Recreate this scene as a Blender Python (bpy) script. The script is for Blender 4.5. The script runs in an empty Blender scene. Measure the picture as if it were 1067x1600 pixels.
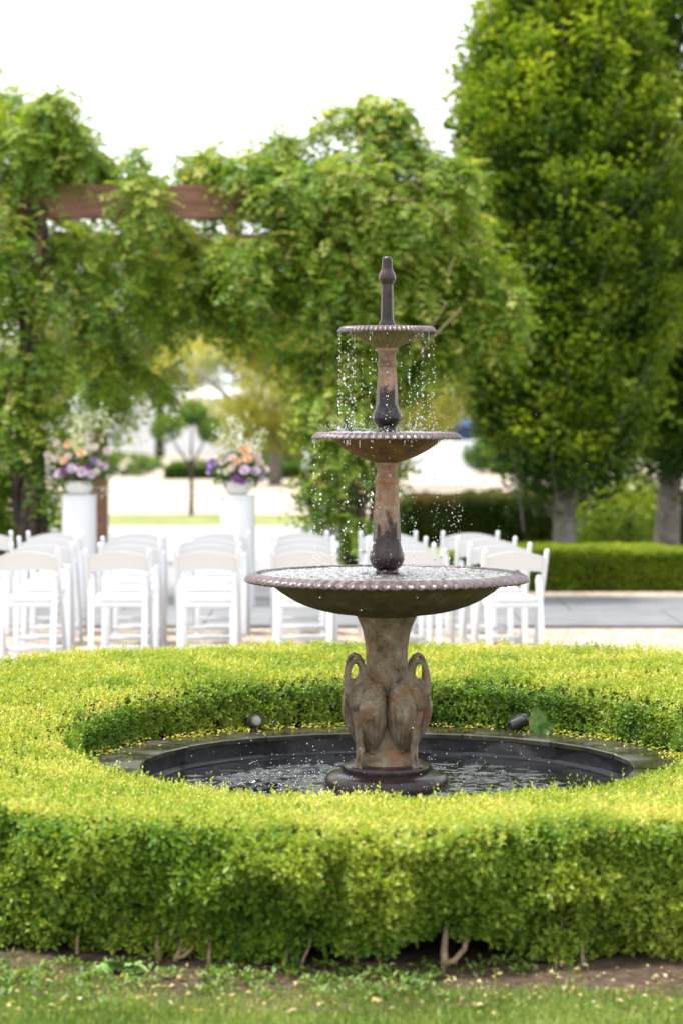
import bpy, bmesh, math, random
import numpy as np
from mathutils import Vector, Matrix

# ------------------------------------------------------------------ camera, sky, sun, exposure
scene = bpy.context.scene
COL = scene.collection
R = math.radians
CAM_X, CAM_Y, CAM_H, FPX, HOR = -0.186, -10.5, 1.72, 4000.0, 640.0

cam_d = bpy.data.cameras.new('camera')
cam = bpy.data.objects.new('camera', cam_d)
COL.objects.link(cam)
cam_d.sensor_fit = 'VERTICAL'
cam_d.sensor_height = 36.0
cam_d.sensor_width = 24.0
cam_d.lens = 36.0 * FPX / 1600.0
cam_d.clip_start = 0.1
cam_d.clip_end = 3000
cam.location = (CAM_X, CAM_Y, CAM_H)
cam.rotation_euler = (R(90) - math.atan((800 - HOR) / FPX), 0, 0)
cam_d.dof.use_dof = True
cam_d.dof.focus_distance = 10.35
cam_d.dof.aperture_fstop = 2.5
scene.camera = cam

SUN_EL, SUN_AZ = R(68), R(-100)          # azimuth measured from +Y towards +X
world = bpy.data.worlds.new('World')
scene.world = world
world.use_nodes = True
wn, wl = world.node_tree.nodes, world.node_tree.links
wn.clear()
w_out = wn.new('ShaderNodeOutputWorld')
w_bg = wn.new('ShaderNodeBackground')
w_sky = wn.new('ShaderNodeTexSky')
w_sky.sky_type = 'NISHITA'
w_sky.sun_disc = False
w_sky.sun_elevation = SUN_EL
w_sky.sun_rotation = SUN_AZ
w_sky.dust_density = 4.0
w_mix = wn.new('ShaderNodeMix')
w_mix.data_type = 'RGBA'
w_mix.inputs[0].default_value = 0.88      # bright even cloud over the blue
w_mix.inputs[7].default_value = (9.2, 9.35, 9.6, 1)
wl.new(w_sky.outputs[0], w_mix.inputs[6])
wl.new(w_mix.outputs[2], w_bg.inputs[0])
w_bg.inputs[1].default_value = 0.095
wl.new(w_bg.outputs[0], w_out.inputs[0])

sun_d = bpy.data.lights.new('sun', 'SUN')
sun_d.energy = 2.7
sun_d.angle = R(10)
sun_d.color = (1.0, 0.965, 0.91)
sun = bpy.data.objects.new('sun', sun_d)
COL.objects.link(sun)
sdir = Vector((math.sin(SUN_AZ) * math.cos(SUN_EL), math.cos(SUN_AZ) * math.cos(SUN_EL), math.sin(SUN_EL)))
sun.rotation_euler = sdir.to_track_quat('Z', 'Y').to_euler()
sun.location = (-20, 10, 30)

vs = scene.view_settings
vs.view_transform = 'Standard'
vs.look = 'None'
vs.gamma = 1.0
vs.use_curve_mapping = False
vs.exposure = 1.36
scene.cycles.use_denoising = True
scene.cycles.max_bounces = 8
scene.cycles.transparent_max_bounces = 8
scene.cycles.caustics_reflective = False
scene.cycles.caustics_refractive = False

# ------------------------------------------------------------------ helpers
random.seed(7)
rng = np.random.default_rng(11)


def at(px, py, d):
    """place of a point of the real site: bearing px, height py, d metres ahead of the viewpoint"""
    return Vector(((px - 533.5) / FPX * d + CAM_X, d + CAM_Y, CAM_H - (py - HOR) / FPX * d))


def gx(px, d):
    return (px - 533.5) / FPX * d + CAM_X


def tag(o, label=None, cat=None, group=None, kind=None):
    if label: o['label'] = label
    if cat: o['category'] = cat
    if group: o['group'] = group
    if kind: o['kind'] = kind
    return o


def empty(name, loc=(0, 0, 0), rz=0):
    o = bpy.data.objects.new(name, None)
    COL.objects.link(o)
    o.location = loc
    o.rotation_euler = (0, 0, rz)
    o.empty_display_size = 0.1
    return o


def copy_tree(o, parent=None):
    c = o.copy()
    COL.objects.link(c)
    c.parent = parent
    for ch in list(o.children):
        copy_tree(ch, c)
    return c


def link_mesh(name, me, m, parent=None, smooth=True):
    if m: me.materials.append(m)
    if smooth:
        me.polygons.foreach_set('use_smooth', [True] * len(me.polygons))
    o = bpy.data.objects.new(name, me)
    COL.objects.link(o)
    if parent: o.parent = parent
    return o


class MB:
    """collects shapes into one mesh"""
    def __init__(s):
        s.v, s.f = [], []

    def add(s, vs, fs):
        n = len(s.v)
        s.v += [tuple(v) for v in vs]
        s.f += [tuple(i + n for i in f) for f in fs]
        return s

    def box(s, c, d, rot=None, bev=0.0):
        x, y, z = d[0] / 2, d[1] / 2, d[2] / 2
        if bev <= 0:
            vs = [Vector((a * x, b * y, e * z)) for e in (-1, 1) for b in (-1, 1) for a in (-1, 1)]
            fs = [(0, 2, 3, 1), (4, 5, 7, 6), (0, 1, 5, 4), (2, 6, 7, 3), (0, 4, 6, 2), (1, 3, 7, 5)]
        else:
            bm = bmesh.new()
            bmesh.ops.create_cube(bm, size=1)
            for v in bm.verts: v.co = Vector((v.co.x * d[0], v.co.y * d[1], v.co.z * d[2]))
            bmesh.ops.bevel(bm, geom=bm.edges[:], offset=bev, segments=2, affect='EDGES', profile=0.5)
            bm.verts.index_update()
            vs = [v.co.copy() for v in bm.verts]
            fs = [[v.index for v in f.verts] for f in bm.faces]
            bm.free()
        if rot is not None: vs = [rot @ v for v in vs]
        c = Vector(c)
        return s.add([v + c for v in vs], fs)

    def tube(s, pts, rad, n=8, caps=True, flat=1.0):
        pts = [Vector(p) for p in pts]
        if not hasattr(rad, '__len__'): rad = [rad] * len(pts)
        vs, fs = [], []
        t0 = (pts[1] - pts[0]).normalized()
        u = t0.orthogonal().normalized()
        for i, p in enumerate(pts):
            if i == 0: t = pts[1] - pts[0]
            elif i == len(pts) - 1: t = pts[-1] - pts[-2]
            else: t = pts[i + 1] - pts[i - 1]
            t.normalize()
            u = (u - t * u.dot(t)).normalized()
            w = t.cross(u)
            for k in range(n):
                a = 2 * math.pi * k / n
                vs.append(p + (u * math.cos(a) + w * math.sin(a) * flat) * rad[i])
        for i in range(len(pts) - 1):
            for k in range(n):
                k2 = (k + 1) % n
                fs.append((i * n + k, i * n + k2, (i + 1) * n + k2, (i + 1) * n + k))
        if caps:
            fs.append(tuple(range(n - 1, -1, -1)))
            fs.append(tuple((len(pts) - 1) * n + k for k in range(n)))
        return s.add(vs, fs)

    def lathe(s, prof, n=48, mod=None, center=(0, 0, 0), close=False):
        vs, fs = [], []
        cx, cy, cz = center
        m = len(prof)
        for (r, z) in prof:
            for k in range(n):
                th = 2 * math.pi * k / n
                rr, zz = (r, z) if mod is None else mod(r, z, th)
                vs.append((cx + rr * math.cos(th), cy + rr * math.sin(th), cz + zz))
        for i in range(m - 1):
            for k in range(n):
                k2 = (k + 1) % n
                fs.append((i * n + k, i * n + k2, (i + 1) * n + k2, (i + 1) * n + k))
        if close:
            i = m - 1
            for k in range(n):
                k2 = (k + 1) % n
                fs.append((i * n + k, i * n + k2, k2, k))
        else:
            if prof[0][0] > 1e-5: fs.append(tuple(range(n - 1, -1, -1)))
            if prof[-1][0] > 1e-5: fs.append(tuple((m - 1) * n + k for k in range(n)))
        return s.add(vs, fs)

    def ball(s, c, r, nu=10, nv=7, rot=None):
        if not hasattr(r, '__len__'): r = (r, r, r)
        vs, fs = [], []
        for j in range(nv + 1):
            ph = math.pi * j / nv
            for k in range(nu):
                th = 2 * math.pi * k / nu
                v = Vector((r[0] * math.sin(ph) * math.cos(th), r[1] * math.sin(ph) * math.sin(th), -r[2] * math.cos(ph)))
                if rot is not None: v = rot @ v
                vs.append(v + Vector(c))
        for j in range(nv):
            for k in range(nu):
                k2 = (k + 1) % nu
                fs.append((j * nu + k, j * nu + k2, (j + 1) * nu + k2, (j + 1) * nu + k))
        return s.add(vs, fs)

    def sheet(s, x0, y0, x1, y1, z):
        return s.add([(x0, y0, z), (x1, y0, z), (x1, y1, z), (x0, y1, z)], [(0, 1, 2, 3)])

    def build(s, name, m, parent=None, smooth=False, auto=None):
        me = bpy.data.meshes.new(name)
        me.from_pydata(s.v, [], s.f)
        me.validate()
        o = link_mesh(name, me, m, parent, smooth)
        if smooth and auto:
            me.set_sharp_from_angle(angle=R(auto))
        return o


def resample(prof, step):
    out = [prof[0]]
    for (a, b) in zip(prof[:-1], prof[1:]):
        L = math.hypot(b[0] - a[0], b[1] - a[1])
        n = max(1, int(round(L / step)))
        for i in range(1, n + 1):
            t = i / n
            out.append((a[0] + (b[0] - a[0]) * t, a[1] + (b[1] - a[1]) * t))
    return out


def smooth_prof(pts, sub=5):
    """Catmull-Rom through the profile points"""
    P = [np.array(p, float) for p in pts]
    P = [2 * P[0] - P[1]] + P + [2 * P[-1] - P[-2]]
    out = []
    for i in range(1, len(P) - 2):
        for k in range(sub):
            t = k / sub
            a, b, c, d = P[i - 1], P[i], P[i + 1], P[i + 2]
            q = 0.5 * ((2 * b) + (c - a) * t + (2 * a - 5 * b + 4 * c - d) * t * t + (3 * b - 3 * c + d - a) * t ** 3)
            out.append((max(0.0, q[0]), q[1]))
    out.append(tuple(pts[-1]))
    return out


# numpy value noise
_H = np.random.default_rng(5).random(4096)


def vnoise(P, scale, seed=0):
    Q = np.asarray(P, float) * scale + 37.13 + seed * 11.7
    I = np.floor(Q).astype(np.int64)
    Fr = Q - I
    Fr = Fr * Fr * (3 - 2 * Fr)

    def h(a, b, c):
        return _H[((a * 73856093) ^ (b * 19349663) ^ (c * 83492791)) & 4095]
    x, y, z = I[..., 0], I[..., 1], I[..., 2]
    fx, fy, fz = Fr[..., 0], Fr[..., 1], Fr[..., 2]
    l = lambda a, b, t: a + (b - a) * t
    return l(l(l(h(x, y, z), h(x + 1, y, z), fx), l(h(x, y + 1, z), h(x + 1, y + 1, z), fx), fy),
             l(l(h(x, y, z + 1), h(x + 1, y, z + 1), fx), l(h(x, y + 1, z + 1), h(x + 1, y + 1, z + 1), fx), fy), fz)


def norm(A):
    return A / np.maximum(np.linalg.norm(A, axis=-1, keepdims=True), 1e-9)


def rand_dirs(n):
    return norm(rng.normal(size=(n, 3)))


def tri_mesh(name, V, T, tone, m, parent=None):
    me = bpy.data.meshes.new(name)
    me.vertices.add(len(V))
    me.vertices.foreach_set('co', np.ascontiguousarray(V, dtype=np.float32).ravel())
    nT = len(T)
    me.loops.add(nT * 3)
    me.loops.foreach_set('vertex_index', np.ascontiguousarray(T, dtype=np.int32).ravel())
    me.polygons.add(nT)
    me.polygons.foreach_set('loop_start', np.arange(nT, dtype=np.int32) * 3)
    me.update(calc_edges=True)
    if tone is not None:
        a = me.attributes.new('tone', 'FLOAT', 'FACE')
        a.data.foreach_set('value', np.ascontiguousarray(tone, dtype=np.float32))
    if m: me.materials.append(m)
    o = bpy.data.objects.new(name, me)
    COL.objects.link(o)
    if parent: o.parent = parent
    return o


def leaf_arrays(P, axis, nrm, L, W, fold=0.25):
    """each leaf: a folded, pointed blade of two triangles"""
    axis = norm(axis)
    side = norm(np.cross(axis, nrm))
    up = np.cross(side, axis)
    L = np.broadcast_to(np.asarray(L, float), (len(P),))[:, None]
    W = np.broadcast_to(np.asarray(W, float), (len(P),))[:, None]
    b = P
    t = P + axis * L - up * L * 0.12
    m = P + axis * L * 0.48
    l = m - side * W * 0.5 + up * W * fold
    r = m + side * W * 0.5 + up * W * fold
    n = len(P)
    V = np.stack([b, l, t, r], 1).reshape(-1, 3)
    i = np.arange(n)[:, None] * 4
    T = np.concatenate([i + np.array([[0, 2, 1]]), i + np.array([[0, 3, 2]])], 1).reshape(-1, 3)
    return V, T


def leaves(name, P, axis, nrm, L, W, tone, m, parent=None, kind=None):
    V, T = leaf_arrays(P, axis, nrm, L, W)
    o = tri_mesh(name, V, T, np.repeat(tone, 2), m, parent)
    if kind: o['kind'] = kind
    return o


def sprigs(P, N, L=0.035, k=7, ll=0.02, lw=0.011, spread=0.5, upb=0.35):
    """short shoots on a clipped surface, k leaves each; returns leaf arrays and the shoot index"""
    n = len(P)
    ax = norm(N * 0.75 + np.array([0, 0, upb]) + rng.normal(size=(n, 3)) * spread * 0.6)
    u = norm(np.cross(ax, rand_dirs(n)))
    w = np.cross(ax, u)
    PP, AA, NN, LL, WW, ID, TT = [], [], [], [], [], [], []
    ph0 = rng.random(n) * 6.28
    sl = L * (0.5 + 0.8 * rng.random(n)) * np.where(rng.random(n) < .06, 1.8, 1.0)
    for i in range(k):
        t = i / (k - 1)
        ph = ph0 + i * 2.4
        rad = u * np.cos(ph)[:, None] + w * np.sin(ph)[:, None]
        dirv = ax * (0.35 + 0.9 * t ** 2) + rad * (1.0 - 0.65 * t ** 2) + rng.normal(size=(n, 3)) * 0.18
        PP.append(P + ax * (sl * t)[:, None])
        AA.append(dirv)
        NN.append(ax + rad * -0.5)
        s = (0.65 + 0.7 * rng.random(n)) * (1.0 - 0.35 * t)
        LL.append(ll * s)
        WW.append(lw * s)
        ID.append(np.arange(n))
        TT.append(np.full(n, t))
    c = np.concatenate
    return c(PP), c(AA), c(NN), c(LL), c(WW), c(ID), c(TT)


# ------------------------------------------------------------------ materials
def new_mat(name):
    m = bpy.data.materials.new(name)
    m.use_nodes = True
    nt = m.node_tree
    nt.nodes.clear()
    out = nt.nodes.new('ShaderNodeOutputMaterial')
    return m, nt, out


def ramp(nt, fac, stops, interp='LINEAR'):
    r = nt.nodes.new('ShaderNodeValToRGB')
    r.color_ramp.interpolation = interp
    el = r.color_ramp.elements
    while len(el) < len(stops): el.new(0.5)
    for e, (p, c) in zip(el, stops):
        e.position = p
        e.color = (c[0], c[1], c[2], 1)
    nt.links.new(fac, r.inputs[0])
    return r.outputs[0]


def noise(nt, scale, detail=4, rough=0.6, coord='Object', vec=None, dist=0.0):
    if vec is None:
        tc = nt.nodes.new('ShaderNodeTexCoord')
        vec = tc.outputs[coord]
    n = nt.nodes.new('ShaderNodeTexNoise')
    n.inputs['Scale'].default_value = scale
    n.inputs['Detail'].default_value = detail
    n.inputs['Roughness'].default_value = rough
    n.inputs['Distortion'].default_value = dist
    nt.links.new(vec, n.inputs['Vector'])
    return n.outputs['Fac']


def principled(nt, out, color=None, rough=0.6, spec=0.4, metallic=0.0):
    p = nt.nodes.new('ShaderNodeBsdfPrincipled')
    if isinstance(color, tuple): p.inputs['Base Color'].default_value = (*color, 1)
    elif color is not None: nt.links.new(color, p.inputs['Base Color'])
    if isinstance(rough, (int, float)): p.inputs['Roughness'].default_value = rough
    else: nt.links.new(rough, p.inputs['Roughness'])
    p.inputs['Specular IOR Level'].default_value = spec
    p.inputs['Metallic'].default_value = metallic
    if out is not None: nt.links.new(p.outputs[0], out.inputs[0])
    return p


def bump(nt, p, h, strength=0.4, dist=0.01):
    b = nt.nodes.new('ShaderNodeBump')
    b.inputs['Strength'].default_value = strength
    b.inputs['Distance'].default_value = dist
    nt.links.new(h, b.inputs['Height'])
    nt.links.new(b.outputs[0], p.inputs['Normal'])


def mixc(nt, fac, a, b, mode='MIX'):
    n = nt.nodes.new('ShaderNodeMix')
    n.data_type = 'RGBA'
    n.blend_type = mode
    for sock, v in ((n.inputs[0], fac), (n.inputs[6], a), (n.inputs[7], b)):
        if isinstance(v, (int, float)): sock.default_value = v
        elif isinstance(v, tuple): sock.default_value = (*v, 1)
        else: nt.links.new(v, sock)
    return n.outputs[2]


def math_n(nt, op, a, b=0.0, clamp=False):
    n = nt.nodes.new('ShaderNodeMath')
    n.operation = op
    n.use_clamp = clamp
    for s, v in ((n.inputs[0], a), (n.inputs[1], b)):
        if isinstance(v, (int, float)): s.default_value = v
        else: nt.links.new(v, s)
    return n.outputs[0]


def mat_leaf(name, stops, trans=0.35, rough=0.42, tcol=(1.25, 1.2, 0.5), spec=0.4):
    m, nt, out = new_mat(name)
    a = nt.nodes.new('ShaderNodeAttribute')
    a.attribute_name = 'tone'
    c = ramp(nt, a.outputs['Fac'], stops)
    p = principled(nt, None, c, rough, spec)
    t = nt.nodes.new('ShaderNodeBsdfTranslucent')
    nt.links.new(mixc(nt, 1.0, c, tcol, 'MULTIPLY'), t.inputs['Color'])
    mx = nt.nodes.new('ShaderNodeMixShader')
    mx.inputs[0].default_value = trans
    nt.links.new(p.outputs[0], mx.inputs[1])
    nt.links.new(t.outputs[0], mx.inputs[2])
    nt.links.new(mx.outputs[0], out.inputs[0])
    return m


def mat_noise(name, stops, scale=8, rough=0.7, spec=0.3, bscale=None, bstr=0.3, bdist=0.01, detail=5, coord='Object', dist=0.0):
    m, nt, out = new_mat(name)
    f = noise(nt, scale, detail, 0.62, coord, dist=dist)
    p = principled(nt, out, ramp(nt, f, stops), rough, spec)
    if bscale: bump(nt, p, noise(nt, bscale, 4, 0.6, coord), bstr, bdist)
    return m


M = {}
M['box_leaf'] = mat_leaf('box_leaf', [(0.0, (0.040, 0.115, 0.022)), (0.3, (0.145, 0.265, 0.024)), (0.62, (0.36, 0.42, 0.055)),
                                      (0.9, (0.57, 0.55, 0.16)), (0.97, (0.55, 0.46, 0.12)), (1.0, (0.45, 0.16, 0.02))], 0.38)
M['low_leaf'] = mat_leaf('low_leaf', [(0.0, (0.10, 0.17, 0.014)), (0.5, (0.24, 0.34, 0.025)), (1.0, (0.42, 0.46, 0.04))], 0.38)
M['dark_leaf'] = mat_leaf('dark_leaf', [(0.0, (0.03, 0.055, 0.010)), (0.6, (0.075, 0.11, 0.018)), (1.0, (0.20, 0.12, 0.05))], 0.25)
M['horn_leaf'] = mat_leaf('horn_leaf', [(0.0, (0.022, 0.065, 0.007)), (0.35, (0.070, 0.155, 0.011)), (0.7, (0.22, 0.32, 0.02)), (1.0, (0.40, 0.47, 0.04))], 0.45)
M['vine_leaf'] = mat_leaf('vine_leaf', [(0.0, (0.040, 0.112, 0.010)), (0.45, (0.135, 0.245, 0.015)), (0.8, (0.29, 0.39, 0.035)), (1.0, (0.50, 0.49, 0.14))], 0.47)
M['willow_leaf'] = mat_leaf('willow_leaf', [(0.0, (0.17, 0.21, 0.03)), (0.5, (0.32, 0.34, 0.05)), (1.0, (0.46, 0.44, 0.09))], 0.45)
M['mid_leaf'] = mat_leaf('mid_leaf', [(0.0, (0.035, 0.09, 0.012)), (0.5, (0.08, 0.17, 0.02)), (1.0, (0.17, 0.26, 0.03))], 0.35)
M['pale_leaf'] = mat_leaf('pale_leaf', [(0.0, (0.20, 0.25, 0.10)), (1.0, (0.38, 0.42, 0.17))], 0.4)
M['grass'] = mat_leaf('grass', [(0.0, (0.12, 0.20, 0.04)), (0.5, (0.25, 0.35, 0.08)), (1.0, (0.50, 0.50, 0.22))], 0.42)
M['clipping'] = mat_leaf('clipping', [(0.0, (0.28, 0.34, 0.03)), (0.6, (0.5, 0.5, 0.06)), (1.0, (0.50, 0.38, 0.12))], 0.25)
M['litter'] = mat_leaf('litter', [(0.0, (0.26, 0.16, 0.07)), (0.5, (0.42, 0.36, 0.10)), (1.0, (0.50, 0.40, 0.26))], 0.2)
M['weed'] = mat_leaf('weed', [(0.0, (0.06, 0.14, 0.02)), (1.0, (0.20, 0.30, 0.05))], 0.35)
M['hedge_core'] = mat_noise('hedge_core', [(0.3, (0.010, 0.016, 0.004)), (0.7, (0.03, 0.045, 0.008))], 30, 0.9, 0.1)
M['bark'] = mat_noise('bark', [(0.3, (0.030, 0.022, 0.017)), (0.7, (0.105, 0.082, 0.070))], 14, 0.9, 0.15, 30, 0.8, 0.03)
M['grey_bark'] = mat_noise('grey_bark', [(0.3, (0.10, 0.085, 0.075)), (0.7, (0.30, 0.27, 0.25))], 9, 0.9, 0.15, 22, 0.8, 0.03)
M['stem'] = mat_noise('stem', [(0.3, (0.16, 0.11, 0.07)), (0.7, (0.38, 0.28, 0.18))], 40, 0.85, 0.2, 80, 0.6, 0.005)
M['soil'] = mat_noise('soil', [(0.3, (0.045, 0.030, 0.021)), (0.6, (0.11, 0.077, 0.056)), (0.8, (0.19, 0.14, 0.105))], 24, 0.95, 0.1, 60, 0.9, 0.02)


def mat_gravel():
    m, nt, out = new_mat('gravel')
    tc = nt.nodes.new('ShaderNodeTexCoord')
    v = nt.nodes.new('ShaderNodeTexVoronoi')
    v.inputs['Scale'].default_value = 38
    nt.links.new(tc.outputs['Object'], v.inputs['Vector'])
    sep = nt.nodes.new('ShaderNodeSeparateColor')
    nt.links.new(v.outputs['Color'], sep.inputs[0])
    c = ramp(nt, sep.outputs[0], [(0.0, (0.22, 0.15, 0.105)), (0.4, (0.36, 0.285, 0.22)), (0.8, (0.45, 0.39, 0.33)), (1.0, (0.58, 0.55, 0.51))])
    big = ramp(nt, noise(nt, 1.3, 5), [(0.3, (0.82, 0.80, 0.78)), (0.7, (1, 1, 1))])
    p = principled(nt, out, mixc(nt, 1.0, c, big, 'MULTIPLY'), 0.85, 0.2)
    bump(nt, p, v.outputs['Distance'], 0.8, 0.01)
    return m


M['gravel'] = mat_gravel()
M['sand'] = mat_noise('sand', [(0.3, (0.34, 0.28, 0.215)), (0.7, (0.45, 0.39, 0.32))], 0.7, 0.9, 0.2, 9, 0.3, 0.03)
M['paving'] = mat_noise('paving', [(0.3, (0.135, 0.14, 0.15)), (0.7, (0.20, 0.205, 0.215))], 3, 0.6, 0.35, 60, 0.15, 0.003)
M['terrace'] = mat_noise('terrace', [(0.3, (0.25, 0.25, 0.265)), (0.7, (0.33, 0.33, 0.34))], 1.5, 0.7, 0.3, 40, 0.1, 0.003)
M['ground'] = mat_noise('ground', [(0.25, (0.13, 0.15, 0.05)), (0.55, (0.22, 0.24, 0.09)), (0.8, (0.32, 0.32, 0.15))], 2.2, 0.95, 0.1, 60, 0.6, 0.02)
M['chair'] = mat_noise('chair', [(0.3, (0.585, 0.615, 0.655)), (0.7, (0.625, 0.65, 0.685))], 6, 0.38, 0.4)
M['cushion'] = mat_noise('cushion', [(0.3, (0.66, 0.665, 0.68)), (0.7, (0.70, 0.70, 0.71))], 6, 0.5, 0.3)
M['white_paint'] = mat_noise('white_paint', [(0.3, (0.64, 0.655, 0.68)), (0.7, (0.69, 0.70, 0.72))], 3, 0.45, 0.4)
M['vase'] = mat_noise('vase', [(0.3, (0.62, 0.61, 0.58)), (0.7, (0.72, 0.71, 0.68))], 20, 0.55, 0.3, 60, 0.2, 0.003)
M['far_white'] = mat_noise('far_white', [(0.3, (0.66, 0.70, 0.75)), (0.7, (0.75, 0.78, 0.81))], 0.4, 0.7, 0.2)
M['blue'] = mat_noise('blue', [(0.3, (0.012, 0.03, 0.075)), (0.7, (0.018, 0.045, 0.10))], 1, 0.5, 0.3)
M['black'] = mat_noise('black', [(0.3, (0.012, 0.012, 0.014)), (0.7, (0.03, 0.03, 0.034))], 30, 0.4, 0.5)
M['lamp_glass'] = mat_noise('lamp_glass', [(0.3, (0.20, 0.18, 0.13)), (0.7, (0.30, 0.285, 0.23))], 30, 0.15, 0.5)
M['spot_grey'] = mat_noise('spot_grey', [(0.3, (0.22, 0.22, 0.22)), (0.7, (0.34, 0.34, 0.34))], 30, 0.35, 0.5)


def mat_wood():
    m, nt, out = new_mat('pergola_wood')
    tc = nt.nodes.new('ShaderNodeTexCoord')
    mp = nt.nodes.new('ShaderNodeMapping')
    mp.inputs['Scale'].default_value = (1, 8, 8)
    nt.links.new(tc.outputs['Object'], mp.inputs[0])
    f = noise(nt, 5, 6, 0.65, vec=mp.outputs[0], dist=0.4)
    c = ramp(nt, f, [(0.25, (0.10, 0.048, 0.032)), (0.55, (0.19, 0.10, 0.068)), (0.8, (0.27, 0.16, 0.12))])
    p = principled(nt, out, c, 0.75, 0.25)
    bump(nt, p, f, 0.4, 0.01)
    return m


M['wood'] = mat_wood()


def mat_iron(name, dry, wet_lo, wet_hi, rust=0.5, zinv=False):
    """weathered cast iron: dry tan-grey patina, dark purple-brown where water has run (between the heights given)"""
    m, nt, out = new_mat(name)
    tc = nt.nodes.new('ShaderNodeTexCoord')
    sp = nt.nodes.new('ShaderNodeSeparateXYZ')
    nt.links.new(tc.outputs['Object'], sp.inputs[0])
    mp = nt.nodes.new('ShaderNodeMapping')
    mp.inputs['Scale'].default_value = (1, 1, 0.35)
    nt.links.new(tc.outputs['Object'], mp.inputs[0])
    streak = noise(nt, 28, 5, 0.65, vec=mp.outputs[0])
    n1 = noise(nt, 16, 6, 0.68)
    n2 = noise(nt, 55, 5, 0.7)
    mr = nt.nodes.new('ShaderNodeMapRange')
    mr.inputs[1].default_value = wet_lo
    mr.inputs[2].default_value = wet_hi
    mr.inputs[3].default_value = 1.0
    mr.inputs[4].default_value = 0.0
    nt.links.new(sp.outputs[2], mr.inputs[0])
    w = math_n(nt, 'ADD', mr.outputs[0], math_n(nt, 'MULTIPLY', math_n(nt, 'SUBTRACT', streak, 0.5), 1.6))
    w = ramp(nt, w, [(0.35, (0, 0, 0)), (0.62, (1, 1, 1))])
    c_dry = ramp(nt, n1, dry)
    c_rust = mixc(nt, math_n(nt, 'MULTIPLY', ramp(nt, noise(nt, 11, 4, 0.6, dist=0.5), [(0.50, (0, 0, 0)), (0.64, (1, 1, 1))]), rust), c_dry, (0.22, 0.085, 0.028))
    c_speck = mixc(nt, ramp(nt, n2, [(0.62, (0, 0, 0)), (0.72, (0.7, 0.7, 0.7))]), c_rust, (0.05, 0.035, 0.03))
    c_wet = ramp(nt, n1, [(0.3, (0.010, 0.0055, 0.0055)), (0.55, (0.030, 0.018, 0.018)), (0.75, (0.075, 0.048, 0.045))])
    c = mixc(nt, w, c_speck, c_wet)
    rg = ramp(nt, w, [(0, (0.7, 0.7, 0.7)), (1, (0.16, 0.16, 0.16))])
    p = principled(nt, out, c, rg, 0.32)
    bump(nt, p, math_n(nt, 'ADD', n1, math_n(nt, 'MULTIPLY', n2, 0.9)), 0.45, 0.004)
    return m


TAN = [(0.3, (0.11, 0.065, 0.048)), (0.5, (0.25, 0.158, 0.118)), (0.7, (0.38, 0.27, 0.205))]
GREY = [(0.30, (0.055, 0.036, 0.022)), (0.44, (0.155, 0.112, 0.070)), (0.58, (0.20, 0.165, 0.118)), (0.72, (0.31, 0.275, 0.205))]
OLIVE = [(0.25, (0.05, 0.037, 0.020)), (0.55, (0.10, 0.078, 0.045)), (0.8, (0.20, 0.165, 0.10))]
BRON = [(0.25, (0.06, 0.028, 0.016)), (0.55, (0.14, 0.068, 0.030)), (0.8, (0.27, 0.16, 0.065))]
M['iron_finial'] = mat_iron('iron_finial', TAN, 4, 5)
M['iron_up'] = mat_iron('iron_up', TAN, 1.72 + 0.02, 1.72 + 0.16)
M['iron_mid'] = mat_iron('iron_mid', TAN, 1.17, 1.36)
M['iron_stem'] = mat_iron('iron_stem', GREY, 0.20, 0.31, 0.75)
M['iron_bird'] = mat_iron('iron_bird', GREY, 0.22, 0.30, 0.6)
M['iron_plinth'] = mat_iron('iron_plinth', GREY, 0.28, 0.36)
M['bowl_low'] = mat_iron('bowl_low', OLIVE, 0.0, 0.4, 0.2)
M['bowl_mid'] = mat_iron('bowl_mid', BRON, 0.0, 0.5, 0.6)
M['bowl_up'] = mat_iron('bowl_up', [(0.25, (0.10, 0.075, 0.05)), (0.8, (0.24, 0.19, 0.12))], 0.0, 0.5, 0.2)


def mat_rim():
    m, nt, out = new_mat('wet_rim')
    n1 = noise(nt, 30, 5, 0.65)
    c = ramp(nt, n1, [(0.3, (0.040, 0.026, 0.027)), (0.6, (0.10, 0.070, 0.073)), (0.8, (0.17, 0.13, 0.135))])
    p = principled(nt, out, c, 0.28, 0.42)
    bump(nt, p, noise(nt, 110, 4, 0.65), 0.4, 0.003)
    return m


M['wet_rim'] = mat_rim()


def mat_water(name, scale, strength, tint):
    m, nt, out = new_mat(name)
    p = principled(nt, out, tint, 0.04, 0.5)
    p.inputs['IOR'].default_value = 1.33
    p.inputs['Transmission Weight'].default_value = 0.35
    bump(nt, p, noise(nt, scale, 4, 0.6), strength, 0.01)
    return m


M['water'] = mat_water('pool_water', 30, 0.25, (0.008, 0.009, 0.011))
M['bowl_water'] = mat_water('bowl_water', 75, 0.8, (0.10, 0.09, 0.09))


def mat_drop():
    m, nt, out = new_mat('water_drop')
    p = principled(nt, None, (0.95, 0.96, 0.97), 0.05, 0.6)  # white body colour stands in for bright sky refracted in the drops
    p.inputs['IOR'].default_value = 1.33
    p.inputs['Transmission Weight'].default_value = 0.25
    nt.links.new(p.outputs[0], out.inputs[0])
    return m


M['drop'] = mat_drop()
M['liner'] = mat_noise('liner', [(0.3, (0.006, 0.006, 0.008)), (0.55, (0.020, 0.020, 0.024)), (0.75, (0.055, 0.055, 0.058))], 7, 0.20, 0.6, 12, 0.25, 0.015)


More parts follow.
